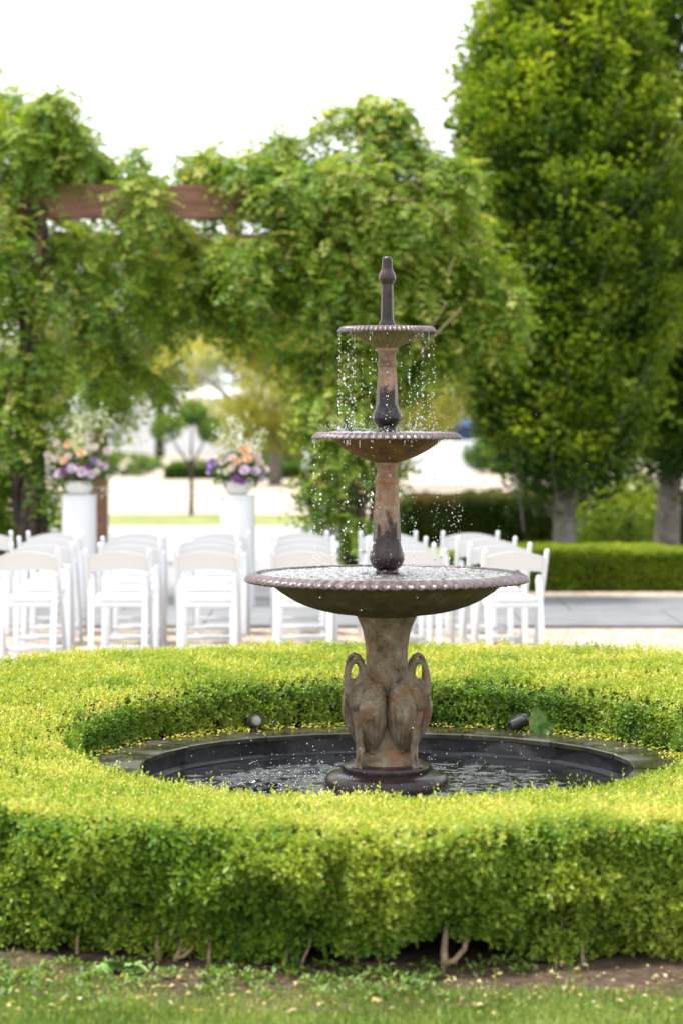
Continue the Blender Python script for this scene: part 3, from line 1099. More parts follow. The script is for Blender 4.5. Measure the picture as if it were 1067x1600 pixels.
# ------------------------------------------------------------------ spot lamps on the coping, weed
def spotlight(th, yaw, label, face=M['lamp_glass'], body=M['black']):
    r = 1.215
    root = tag(empty('spotlight', (r * math.cos(th), r * math.sin(th), RIM_Z), yaw), label, 'spotlight', 'spotlights on the pool coping')
    MB().lathe([(0.022, 0.0), (0.024, 0.006), (0.008, 0.010), (0.007, 0.022)], 16).build('base', M['black'], root, True, 40)
    rot = Matrix.Rotation(R(-68), 3, 'X')     # barrel points along -Y (towards the fountain), tipped up

    def place(prof, nm, m, par):
        mb = MB().lathe(prof, 24)
        mb.v = [tuple(rot @ Vector(v) * -1 * 1 + Vector((0, 0.0, 0.04))) if False else tuple(Matrix.Rotation(R(72), 3, 'X') @ Vector(v) + Vector((0, 0.02, 0.040))) for v in mb.v]
        return mb.build(nm, m, par, True, 40)
    b = place([(0.010, -0.045), (0.022, -0.04), (0.026, -0.02), (0.0285, 0.03), (0.031, 0.032), (0.031, 0.046), (0.025, 0.046), (0.024, 0.040)], 'barrel', body, root)
    place([(0.0235, 0.036), (0.0235, 0.041), (0.012, 0.0435), (0.001, 0.044)], 'lens', face, b)
    return root


def th_at(px, back=True):
    x = gx(px, 11.65)
    return math.acos(x / 1.215)


spotlight(th_at(399), R(22), 'black spotlight with pale lens among hedge leaves facing the fountain')
spotlight(th_at(812), R(120), 'black spotlight half hidden beside the broad leaved weed')
# its cable by the weed
tag(MB().tube([at(790, 1144, 11.52), at(798, 1126, 11.5), at(812, 1118, 11.5), at(826, 1122, 11.5), at(836, 1143, 11.48)], 0.003, 8).build('cable', M['black'], None, True),
    'thin black cable arching over the spotlight by the weed', 'cable')


def broad_leaf(mb, base, direc, up, L, W, curl=0.25):
    base, direc, up = Vector(base), Vector(direc).normalized(), Vector(up).normalized()
    side = direc.cross(up).normalized()
    up = side.cross(direc)
    vs, fs = [], []
    NU, NV = 12, 6
    for i in range(NU + 1):
        u = i / NU
        w = W * math.sin(math.pi * min(1, (0.06 + 0.94 * u) ** 0.75)) ** 0.8 * 0.5 + .001
        for j in range(NV + 1):
            v = j / NV * 2 - 1
            p = base + direc * (L * u) - up * (curl * L * u * u) + side * (w * v) + up * (abs(v) * w * 0.16 + 0.05 * W * math.sin(u * 26 - abs(v) * 5))
            vs.append(p)
    for i in range(NU):
        for j in range(NV):
            a = i * (NV + 1) + j
            fs.append((a, a + 1, a + NV + 2, a + NV + 1))
    mb.add(vs, fs)


M['weed_leaf'] = mat_noise('weed_leaf', [(0.3, (0.10, 0.22, 0.05)), (0.7, (0.25, 0.38, 0.11))], 40, 0.5, 0.4, 60, 0.3, 0.003)
weed = tag(empty('weed_plant', (gx(845, 11.46), 11.46 + CAM_Y, RIM_Z)), 'broad wrinkled green weed leaf growing out of the hedge foot', 'weed')
for dv, L, W in (((-.28, -.15, 1.0), .14, .085), ((.55, -.35, .55), .09, .065), ((.75, -.6, .25), .06, .04), ((-.8, -.4, .5), .05, .035)):
    b = MB()
    broad_leaf(b, (0, 0, 0.0), dv, (.15, -1, .25), L, W, -.12)
    b.build('leaf', M['weed_leaf'], weed, True)

# ------------------------------------------------------------------ lawn edge, weeds and litter in front
nb = 120000
x = rng.uniform(-1.9, 1.9, nb)
y = rng.uniform(-4.1, -2.4, nb)
P = np.stack([x, y, np.full(nb, 0.0)], -1)
edge = 3.02 + 0.10 * np.clip(x, -.6, .9) + (vnoise(P, 1.6, 41) - 0.5) * 0.20 + (vnoise(P, 6, 42) - .5) * 0.14
rad_ = np.hypot(x, y)
prob = np.where(rad_ > edge, np.clip((rad_ - edge) / .12, .25, 1.0), 0.10 * (rad_ > 2.75) * np.clip((vnoise(P, 4, 43) - 0.45) * 5, 0, 1))
k_ = rng.random(nb) < prob
P = P[k_]
n_ = len(P)
ax = norm(np.stack([rng.normal(0, .38, n_), rng.normal(0, .38, n_), np.ones(n_)], -1))
tn = np.clip(vnoise(P, 5, 44) * 0.7 + rng.normal(0, .2, n_), 0, 1)
tn[rng.random(n_) < .05] = 1.0
o = leaves('lawn_grass', P, ax, rand_dirs(n_), rng.uniform(0.012, 0.038, n_) * (.7 + .6 * vnoise(P, 7, 48)), 0.0055, tn, M['grass'])
tag(o, 'short mown lawn grass in front of the ring hedge', 'grass', kind='stuff')
# ground weeds: small rosettes
nw = 420
x = rng.uniform(-1.7, 1.7, nw); y = -np.abs(rng.normal(2.93, 0.13, nw))
P = np.stack([x, y, np.full(nw, 0.014)], -1)
k_ = (vnoise(P, 3.0, 47) + 0.25 * (x < 0)) > 0.55
P = P[k_]
PP, AA = [], []
for q in range(9):
    a = rng.uniform(0, 6.28, len(P))
    AA.append(np.stack([np.cos(a), np.sin(a), rng.uniform(0.3, 1.3, len(P))], -1))
    PP.append(P + np.stack([rng.normal(0, .018, len(P)), rng.normal(0, .018, len(P)), rng.uniform(0, .02, len(P))], -1))
PP, AA = np.concatenate(PP), np.concatenate(AA)
o = leaves('ground_weeds', PP, AA, np.tile([[0, 0, 1.0]], (len(PP), 1)), rng.uniform(.014, .034, len(PP)), .012, rng.random(len(PP)), M['weed'])
tag(o, 'small green weeds creeping over bare soil below the hedge', 'weeds', kind='stuff')
nl = 600
x = rng.uniform(-1.8, 1.8, nl); y = -rng.uniform(2.72, 3.35, nl)
scatter_flat('leaf_litter', np.stack([x, y, np.full(nl, 0.02) + rng.random(nl) * .01], -1), rng.uniform(.012, .032, nl), rng.uniform(.008, .018, nl), M['litter'], 'dry tan and yellow leaves littered over the brown soil', 'leaf litter')
for px, py, L, W, dx in ((180, 1505, .10, .055, -.5), (197, 1528, .09, .05, .6)):
    p = at(px, py, 7.72); p.z = 0.02
    w_ = tag(empty('dock_weed', p), 'single low weed with broad pale leaves under the hedge, ' + ('the upright one' if dx < 0 else 'the spreading one'), 'weed')
    for s in (-1, .2, 1):
        b = MB(); broad_leaf(b, (0, 0, 0), (s * .7 + dx * .3, -.5, .5 - .2 * abs(s)), (0, -.3, 1), L * (1 - .2 * abs(s)), W, .3)
        b.build('leaf', M['weed_leaf'], w_, True)

# ------------------------------------------------------------------ chairs
def make_chair():
    root = empty('folding_chair')
    # origin on the ground, sitter faces +Y (the arch), the backrest is on the -Y side
    for s in (-1, 1):
        p = MB()
        ang = math.atan2(0.40, 0.76)
        a, b = Vector((s * .205, .20, .0)), Vector((s * .208, -.185, .775))
        dirv = (b - a)
        rot = dirv.to_track_quat('Z', 'Y').to_matrix()
        p.box((a + b) / 2 + Vector((0, 0, .004)), (.026, .042, dirv.length), rot, .006)
        p.ball(b + Vector((0, -.004, .006)), (.0155, .0185, .018), 12, 8)
        p.build('back_post', M['chair'], root, True, 40)
        q = MB()
        a, b = Vector((s * .172, -.235, .0)), Vector((s * .172, .0, .56))
        a, b = Vector((s * .176, -.215, .0)), Vector((s * .176, -.095, .60))
        dirv = (b - a)
        rot = dirv.to_track_quat('Z', 'Y').to_matrix()
        q.box((a + b) / 2 + Vector((0, 0, .003)), (.040, .044, dirv.length), rot, .007)
        q.ball(b, (.020, .022, .022), 12, 8)
        q.build('rear_leg', M['chair'], root, True, 40)
    # crest rail: arched top, gently curved
    vs, fs = [], []
    NX = 16
    for i in range(NX + 1):
        u = i / NX * 2 - 1
        x = u * .196
        yb = -.168 - .014 * (1 - u * u)
        zt = .745 + .036 * (1 - u * u)
        zb = .640 + .016 * (1 - u * u)
        sl = .50 * .11
        vs += [(x, yb - .012, zt), (x, yb + .010, zt), (x, yb + .010 + sl, zb), (x, yb - .012 + sl, zb)]
    for i in range(NX):
        for k in range(4):
            k2 = (k + 1) % 4
            fs.append((i * 4 + k, (i + 1) * 4 + k, (i + 1) * 4 + k2, i * 4 + k2))
    fs += [(0, 1, 2, 3), (NX * 4 + 3, NX * 4 + 2, NX * 4 + 1, NX * 4)]
    MB().add(vs, fs).build('crest_rail', M['chair'], root, True, 40)
    st = MB().box((0, .035, .425), (.335, .37, .035), bev=.01).build('seat', M['chair'], root, True, 40)
    MB().box((0, .035, .459), (.32, .355, .036), bev=.016).build('cushion', M['cushion'], st, True, 60)
    for (y, z, hgt, w) in ((-.200, .070, .030, .325), (.160, .10, .030, .39)):
        MB().box((0, y, z), (w, .018, hgt), bev=.005).build('stretcher', M['chair'], root, True, 40)
    return root


ROWS = {1: (17.0, 'row nearest the ring hedge'), 2: (17.85, 'second row from ring hedge'), 3: (18.7, 'third row from ring hedge'), 4: (19.55, 'row nearest the flower pedestals')}
COLS = {0: (-96, 'last'), 1: (46, 'sixth'), 2: (184, 'fifth'), 3: (322, 'fourth'), 4: (478, 'third'), 5: (640, 'second'), 6: (796, 'first')}
JIT = {(2, 1): (2, 0), (2, 2): (10, 0), (6, 1): (0, 7), (6, 2): (-4, 3), (6, 3): (-8, 2), (6, 4): (-18, 2), (5, 1): (0, 3), (5, 4): (-8, 0), (5, 3): (-4, 2), (4, 4): (-4, 0), (3, 4): (10, 0)}
chair0 = make_chair()
first = True
for c, (px1, cn) in COLS.items():
    for rw, (d, rn) in ROWS.items():
        if c == 0 and rw != 4: continue
        j = JIT.get((c, rw), (random.uniform(-5, 5), random.uniform(-4, 4)))
        px = 430 + (px1 - 430) * 17.0 / d + j[0]
        ch = chair0 if first else copy_tree(chair0)
        first = False
        ch.location = (gx(px, d), d + CAM_Y + random.uniform(-.03, .03), 0.006)
        ch.rotation_euler = (0, 0, R(1.5 + j[1]))
        if c == 0:
            lab = 'white folding chair at the vine trunk end of the row nearest the flower pedestals'
        else:
            lab = 'white folding chair in the %s, %s from the low hedge end' % (rn, cn)
        tag(ch, lab, 'chair', 'white folding chairs set out in rows')

# ------------------------------------------------------------------ pedestals with flowers
def pedestal(px, d, label):
    root = tag(empty('pedestal', (gx(px, d), d + CAM_Y, 0.006)), label, 'pedestal', 'white cylindrical pedestals')
    MB().lathe([(.152, 0), (.152, .012), (.148, .015), (.148, .955)], 48).build('shaft', M['white_paint'], root, True, 40)
    MB().lathe([(.150, .956), (.152, .960), (.152, .976), (.149, .980), (.02, .980)], 48).build('top_disc', M['white_paint'], root, True, 40)
    return root


def petal_mat(name, a, b):
    return mat_noise(name, [(0.3, a), (0.7, b)], 30, 0.6, 0.2)


PM = {'blush': petal_mat('petal_blush', (0.66, 0.54, 0.50), (0.76, 0.68, 0.65)), 'peach': petal_mat('petal_peach', (0.74, 0.48, 0.29), (0.78, 0.60, 0.44)),
      'lilac': petal_mat('petal_lilac', (0.58, 0.47, 0.60), (0.70, 0.61, 0.70)), 'purple': petal_mat('petal_purple', (0.22, 0.07, 0.24), (0.36, 0.16, 0.36)),
      'violet': petal_mat('petal_violet', (0.28, 0.20, 0.46), (0.42, 0.33, 0.58)), 'cream': petal_mat('petal_cream', (0.62, 0.62, 0.48), (0.74, 0.73, 0.62))}
BM = {}


def bloom_mesh(key):
    """open rose: nested rings of cupped petals"""
    if key in BM: return BM[key]
    mb = MB()
    for (rr, zz, npet, open_) in ((1.0, -.15, 6, .95), (.72, .05, 5, .6), (.42, .22, 4, .3)):
        for k in range(npet):
            a = 2 * math.pi * (k + rr * 3) / npet
            vs, fs = [], []
            for i in range(5):
                u = i / 4
                for j in range(5):
                    v = j / 4 * 2 - 1
                    aa = a + v * (math.pi / npet) * 1.25
                    rad = rr * (0.25 + 0.75 * math.sin(u * 1.7)) * (1 - .12 * v * v)
                    z = zz + (u * (1.1 - open_ * .7) + .05 * math.sin(v * 4)) - .25 * u * v * v
                    vs.append((rad * math.cos(aa), rad * math.sin(aa), z))
            for i in range(4):
                for j in range(4):
                    q = i * 5 + j
                    fs.append((q, q + 1, q + 6, q + 5))
            mb.add(vs, fs)
    me = bpy.data.meshes.new('bloom_' + key)
    me.from_pydata(mb.v, [], mb.f)
    me.materials.append(PM[key])
    me.polygons.foreach_set('use_smooth', [True] * len(me.polygons))
    BM[key] = me
    return me


M['blossom'] = mat_leaf('blossom', [(0, (0.60, 0.64, 0.50)), (1, (0.80, 0.80, 0.76))], 0.3)


def arrangement(px, d, blooms, sprays, label):
    base = Vector((gx(px, d), d + CAM_Y, 0.986))
    root = tag(empty('flower_arrangement', base), label, 'flowers', 'flower arrangements on the pedestals')
    MB().lathe(smooth_prof([(.055, 0), (.085, .012), (.115, .05), (.125, .095), (.120, .118), (.113, .118), (.105, .08), (.02, .05)], 4), 40).build('vase', M['vase'], root, True, 50)
    s = FPX / d
    P, A_, T_ = [], [], []
    for (dx, dy, dep, key, size) in blooms:
        loc = Vector(((dx) / s, -dep, (775 - dy) / s))
        o = bpy.data.objects.new('bloom', bloom_mesh(key))
        COL.objects.link(o)
        o.parent = root
        o.location = loc
        o.scale = (size,) * 3
        dirv = Vector((loc.x * 1.2, -.5 - dep, .35 + random.uniform(-.2, .3)))
        o.rotation_euler = dirv.to_track_quat('Z', 'Y').to_euler()
        mb = MB().tube([(0, 0, .10), (loc.x * .45, loc.y * .5, .10 + (loc.z - .1) * .5), tuple(loc)], .004, 6)
        mb.build('flower_stem', M['weed_leaf'], root, True)
    # greenery filling the bouquet
    n = 900
    q = rng.normal(0, 1, (n, 3))
    q = norm(q) * (rng.random((n, 1)) ** .4)
    P = q * np.array([.24, .15, .15]) + np.array([0, 0, .22])
    P[:, 2] = np.maximum(P[:, 2], .07)
    leaves('greenery', P, norm(q) + rng.normal(0, .4, (n, 3)), rand_dirs(n), rng.uniform(.03, .06, n), .022, rng.random(n), M['mid_leaf'], root, 'stuff')
    # airy sprays of small blossom
    BP, st = [], MB()
    for (dx, dy, spread, cnt) in sprays:
        tip = Vector((dx / s, random.uniform(-.08, .08), (775 - dy) / s))
        st.tube([(0, 0, .1), tuple(tip * .55 + Vector((0, 0, .05))), tuple(tip)], [.004, .003, .002], 6)
        t = rng.uniform(.5, 1.05, cnt)
        c = np.array([[0, 0, .1]]) * (1 - t[:, None]) + np.array([tip[:]]) * t[:, None]
        BP.append((c + rng.normal(0, spread, (cnt, 3)))[:int(cnt * .62)])
    st.build('spray_stems', M['weed_leaf'], root, True)
    BP = np.concatenate(BP)
    n = len(BP)
    leaves('blossom_sprays', BP, rand_dirs(n), rand_dirs(n), .026, .024, rng.random(n), M['blossom'], root, 'stuff')
    return root


pedestal(124, 22.0, 'white cylinder pedestal beside the twisted vine trunk')
pedestal(372, 22.0, 'white cylinder pedestal standing clear of the vine trunks')
arrangement(124, 22.0, [(-14, 696, .12, 'peach', .040), (6, 710, .14, 'peach', .046), (-20, 722, .15, 'peach', .042), (25, 700, .12, 'blush', .036), (45, 707, .06, 'blush', .042), (-47, 712, .06, 'blush', .036), (-33, 718, .1, 'blush', .036), (-33, 694, .08, 'blush', .034), (10, 686, .05, 'blush', .034),
                        (-8, 734, .17, 'lilac', .05), (8, 738, .18, 'lilac', .05), (22, 742, .16, 'lilac', .042), (-28, 742, .16, 'lilac', .048), (-20, 738, .17, 'purple', .042), (14, 731, .15, 'purple', .036), (26, 722, .12, 'violet', .04), (40, 730, .08, 'lilac', .04), (-45, 735, .06, 'lilac', .036), (32, 726, .12, 'blush', .036), (-45, 746, .04, 'lilac', .03), (30, 738, .14, 'cream', .034), (46, 748, .04, 'cream', .03), (-14, 714, .14, 'blush', .035)],
            [(-2, 640, .03, 120), (20, 650, .028, 110), (36, 642, .03, 90), (-20, 655, .03, 90), (-48, 668, .025, 70), (50, 655, .02, 50), (-40, 690, .02, 50), (8, 660, .035, 110), (48, 770, .03, 60), (-36, 780, .03, 50)],
            'white bowl of peach, blush and lilac flowers with tall sprays beside the vine trunk')
arrangement(372, 22.0, [(14, 706, .12, 'peach', .044), (16, 718, .15, 'peach', .048), (0, 722, .15, 'peach', .04), (8, 704, .1, 'peach', .036), (-8, 716, .12, 'blush', .04), (-22, 722, .1, 'blush', .038), (30, 712, .08, 'blush', .04), (34, 724, .1, 'blush', .04),
                        (-38, 726, .07, 'violet', .05), (-42, 738, .06, 'violet', .04), (-2, 750, .17, 'purple', .044), (8, 753, .17, 'purple', .036), (12, 736, .18, 'lilac', .052), (28, 738, .14, 'lilac', .048), (42, 736, .06, 'blush', .042), (38, 748, .06, 'lilac', .036), (-16, 738, .14, 'cream', .036), (-26, 736, .12, 'cream', .03), (-8, 732, .15, 'blush', .036), (-30, 712, .05, 'cream', .03), (22, 700, .04, 'cream', .03)],
            [(-10, 655, .03, 110), (6, 660, .03, 100), (28, 684, .026, 80), (42, 676, .022, 60), (-28, 670, .03, 90), (8, 684, .03, 90)],
            'low white bowl of orange, violet and lilac flowers, on the pedestal clear of the vines')

# ------------------------------------------------------------------ pergola and vines
pergola = tag(empty('pergola', (0, 0, 0)), 'heavy brown timber pergola almost buried under climbing vines', 'pergola')
DB = 22.5
DR_ = 28.6
ZB0, ZB1 = 3.39, 3.68
yb = DB + CAM_Y
yr = DR_ + CAM_Y
xl, xr = gx(52, DB), gx(548, DB)
for y in (yb, yr):
    MB().box(((-5.2 + .45) / 2, y, (ZB0 + ZB1) / 2), (5.65, .14, ZB1 - ZB0), bev=.008).build('beam', M['wood'], pergola)
for x, y in ((xl, yb), (xr, yb), (xl, yr), (xr, yr)):
    MB().box((x, y + .005, ZB0 / 2 - .004), (.20, .20, ZB0), bev=.01).build('post', M['wood'], pergola)
for i in range(11):
    x = -5.0 + i * .53
    MB().box((x, (yb + yr) / 2, ZB1 - .10), (.07, yr - yb - .16, .17), bev=.006).build('rafter', M['wood'], pergola)


def twisted(base, top, n, rad, turns, loops, seed):
    rr_ = random.Random(seed)
    mb = MB()
    for k in range(n):
        ph = 6.28 * k / n + rr_.random()
        pts, rads = [], []
        for i in range(28):
            t = i / 27
            a = ph + turns * 6.28 * t + .5 * math.sin(5 * t + k)
            wob = rad * (1.0 + .35 * math.sin(9 * t + 2 * k))
            c = Vector(base).lerp(Vector(top), t)
            pts.append(c + Vector((math.cos(a) * wob + .05 * math.sin(4 * t + seed), math.sin(a) * wob, 0)))
            rads.append(loops * (1.15 - .5 * t) * (1 + .15 * math.sin(17 * t + k)))
        mb.tube(pts, rads, 9)
    return mb


def vine_mass(blobs, n_units, tone_bias=0.0, seed=0):
    """drooping compound leaves: a hanging stalk with paired leaflets, clumped over the blobs"""
    vol = np.maximum(np.array([b[3] * b[4] * b[5] for b in blobs]) ** 0.72, .0045)
    cnt = rng.multinomial(n_units, vol / vol.sum())
    C, outd = [], []
    for b, c in zip(blobs, cnt):
        q = norm(rng.normal(size=(c, 3)))
        rad = rng.random(c) ** 0.33 * 0.62 + 0.42 * (rng.random(c) < .7) * rng.random(c)
        rad = np.minimum(rad, 1.08)
        C.append(np.array(b[:3])[None] + q * rad[:, None] * np.array(b[3:6])[None])
        outd.append(q)
    C, outd = np.concatenate(C), np.concatenate(outd)
    cl = vnoise(C, 2.6, 50 + seed) * 0.65 + vnoise(C, 6, 51 + seed) * 0.35
    k = cl > 0.36 + 0.16 * rng.random(len(C))
    C, outd, cl = C[k], outd[k], cl[k]
    C = C[:]
    n = len(C)
    rd = norm(outd * np.array([.9, .9, .75]) + rng.normal(0, .75, (n, 3)) + np.array([0, -.15, -.12]))
    droop = rng.uniform(.15, 1.1, n)
    Ls = rng.uniform(.12, .30, n)
    side = norm(np.cross(rd, np.tile([[0, 0, 1.0]], (n, 1)) + rng.normal(0, .3, (n, 3))))
    PP, AA, NN, LL, TT = [], [], [], [], []
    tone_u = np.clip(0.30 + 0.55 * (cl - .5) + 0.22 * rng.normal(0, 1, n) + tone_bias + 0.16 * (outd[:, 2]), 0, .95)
    npair = 6
    szu = rng.uniform(.75, 1.25, n)
    for i in range(npair):
        t = (i + 1) / npair
        pos = C + rd * (Ls * t)[:, None] + np.array([0, 0, -1.0]) * (droop * Ls * t * t * .7)[:, None]
        tang = norm(rd + np.array([0, 0, -1.0]) * (droop * 1.4 * t)[:, None])
        for s in ((-1, 1) if i < npair - 1 else (-1, 1, 0)):
            PP.append(pos)
            AA.append(side * s * 1.0 + tang * (.65 if s else 1.4) + np.array([0, 0, -.25]) + rng.normal(0, .12, (n, 3)))
            NN.append(np.cross(side, tang) * 1.0)
            LL.append(rng.uniform(.030, .068, n) * szu)
            TT.append(np.clip(tone_u + rng.normal(0, .06, n) + .06 * t, 0, 1))
    PP, AA, NN, LL, TT = map(np.concatenate, (PP, AA, NN, LL, TT))
    return PP, AA, NN, LL, LL * .42, TT


def blob(px, py, d, rx, ry, rz):
    p = at(px, py, d)
    s = FPX / d
    return (p.x, p.y, p.z, rx / s, ry, rz / s)


left_blobs = [blob(-30, 250, 22.6, 95, .7, 100), blob(50, 245, 22.5, 75, .6, 62), blob(-10, 400, 22.5, 95, .7, 120), blob(130, 248, 22.7, 60, .4, 36), blob(226, 318, 22.3, 30, .25, 40), blob(200, 290, 23.4, 70, .8, 22),
              blob(0, 560, 22.6, 60, .6, 120), blob(-20, 720, 22.8, 55, .6, 120), blob(110, 440, 22.6, 110, .55, 85), blob(190, 440, 22.8, 110, .55, 75), blob(130, 540, 23.2, 80, .5, 75), blob(165, 590, 28.4, 55, .4, 75),
              blob(70, 620, 22.6, 32, .3, 70), blob(60, 760, 22.5, 20, .22, 60), blob(235, 480, 24.5, 60, .6, 65), blob(280, 440, 25.2, 70, .7, 60), blob(250, 375, 24.0, 60, .5, 40), blob(20, 850, 23.2, 60, .5, 50),
              blob(170, 640, 28.4, 30, .3, 60), blob(100, 210, 22.8, 40, .4, 30), blob(10, 175, 22.8, 35, .4, 50)]
left_blobs += [blob(20, 650, 22.2, 34, .2, 100), blob(82, 690, 22.2, 20, .15, 90), blob(45, 560, 22.2, 45, .2, 50), blob(-130, 330, 22.6, 90, .6, 95), blob(-230, 310, 22.6, 70, .5, 60), blob(110, 385, 24.2, 90, .4, 45)]
right_blobs = [blob(400, 275, 22.5, 50, .5, 42), blob(470, 292, 22.4, 75, .6, 52), blob(550, 290, 22.5, 80, .6, 60), blob(630, 335, 22.5, 85, .6, 66), blob(690, 370, 22.8, 60, .6, 74), blob(590, 190, 22.6, 24, .15, 12),
               blob(420, 400, 22.5, 85, .55, 85), blob(520, 420, 22.5, 100, .6, 110), blob(620, 450, 22.6, 110, .6, 110), blob(720, 450, 22.8, 70, .5, 85), blob(480, 520, 22.6, 60, .45, 70), blob(560, 560, 22.6, 60, .5, 90),
               blob(545, 680, 22.5, 48, .4, 100), blob(545, 790, 22.5, 36, .3, 70), blob(510, 760, 22.4, 42, .3, 50), blob(660, 540, 22.8, 60, .45, 60), blob(345, 440, 24.0, 60, .5, 75), blob(330, 290, 23.6, 40, .5, 22),
               blob(590, 700, 22.7, 30, .3, 90), blob(770, 500, 22.9, 36, .35, 50), blob(390, 470, 24.2, 60, .5, 60)]
def stray(specs):
    out = []
    for (px, py, d, dx, dz, nb_) in specs:
        p = np.array(at(px, py, d)[:])
        e = np.array([dx, rng.normal(0, .15), dz])
        for i in range(nb_):
            t = (i + rng.random()) / nb_
            c = p + e * t + np.array([0, 0, -.25 * abs(dx) * t * t]) + rng.normal(0, .03, 3)
            out.append((c[0], c[1], c[2], .05, .05, .04))
    return out


left_blobs += stray([(30, 190, 22.5, .4, .25, 8), (100, 215, 22.5, .35, .3, 8), (150, 245, 22.4, .45, .05, 8), (230, 275, 22.6, .3, .15, 6), (180, 560, 23, .5, -.2, 8)])
right_blobs += stray([(540, 205, 22.5, .25, .3, 8), (570, 190, 22.5, .35, .12, 9), (600, 215, 22.4, .4, -.05, 8), (440, 235, 22.5, .2, .2, 7), (660, 265, 22.4, .5, .05, 8), (690, 420, 22.4, .7, .0, 10), (700, 470, 22.4, .65, -.1, 10), (360, 270, 22.6, -.3, .12, 6), (320, 275, 23.2, -.3, .1, 6), (500, 225, 22.5, .1, .25, 6)])
right_blobs += [blob(540, 720, 22.2, 52, .28, 110), blob(515, 640, 22.2, 45, .28, 60), blob(562, 810, 22.2, 34, .22, 60), blob(510, 790, 22.2, 30, .2, 45)]
vl = tag(empty('climbing_vine', (xl, yb, 0)), 'leafy vine with thick twisted trunk climbing the post behind the flower pedestal', 'vine', 'vines on the pergola')
PP = vine_mass(left_blobs, 18500, 0.18, 1)
o = leaves('foliage', *PP, M['vine_leaf'], vl, 'stuff'); o.location = (-xl, -yb, 0)
o = twisted((0, -.12, 0), (0.02, -.10, 3.5), 4, .085, 1.3, .055, 3).build('trunk', M['bark'], vl, True)
vr = tag(empty('climbing_vine', (xr, yb, 0)), 'leafy vine covering the pergola post directly behind the fountain', 'vine', 'vines on the pergola')
PP = vine_mass(right_blobs, 21500, 0.20, 2)
o = leaves('foliage', *PP, M['vine_leaf'], vr, 'stuff'); o.location = (-xr, -yb, 0)
tw = twisted((0, -.1, 0), (0, -.12, 3.4), 3, .10, .8, .035, 8)
tw.tube([(.10, -.3, 0.0), (.16, -.3, .6), (.20, -.28, 1.0), (.30, -.25, 1.5), (.32, -.2, 2.4), (.2, -.1, 3.4)], [.03, .027, .024, .022, .02, .018], 8)
tw.tube([(-.15, -.2, 0.0), (-.22, -.3, .5), (-.36, -.3, .9), (-.30, -.25, 1.6), (-.1, -.1, 3.3)], [.022, .02, .018, .016, .014], 8)
tw.build('trunk', M['bark'], vr, True)
# loose bare canes in the foliage
for k in range(13):
    px, py = random.uniform(380, 740), random.uniform(280, 520)
    p = at(px, py, random.uniform(21.9, 22.3))
    q = p + Vector((random.uniform(-.5, .5), random.uniform(-.1, .1), random.uniform(-.5, .2)))
    mid = (p + q) / 2 + Vector((random.uniform(-.12, .12), -.05, random.uniform(-.05, .18)))
    b0 = Vector((xr, yb, 0))
    MB().tube([p - b0, mid - b0, q - b0], [.006, .005, .003], 6).build('cane', M['stem'], vr, True)

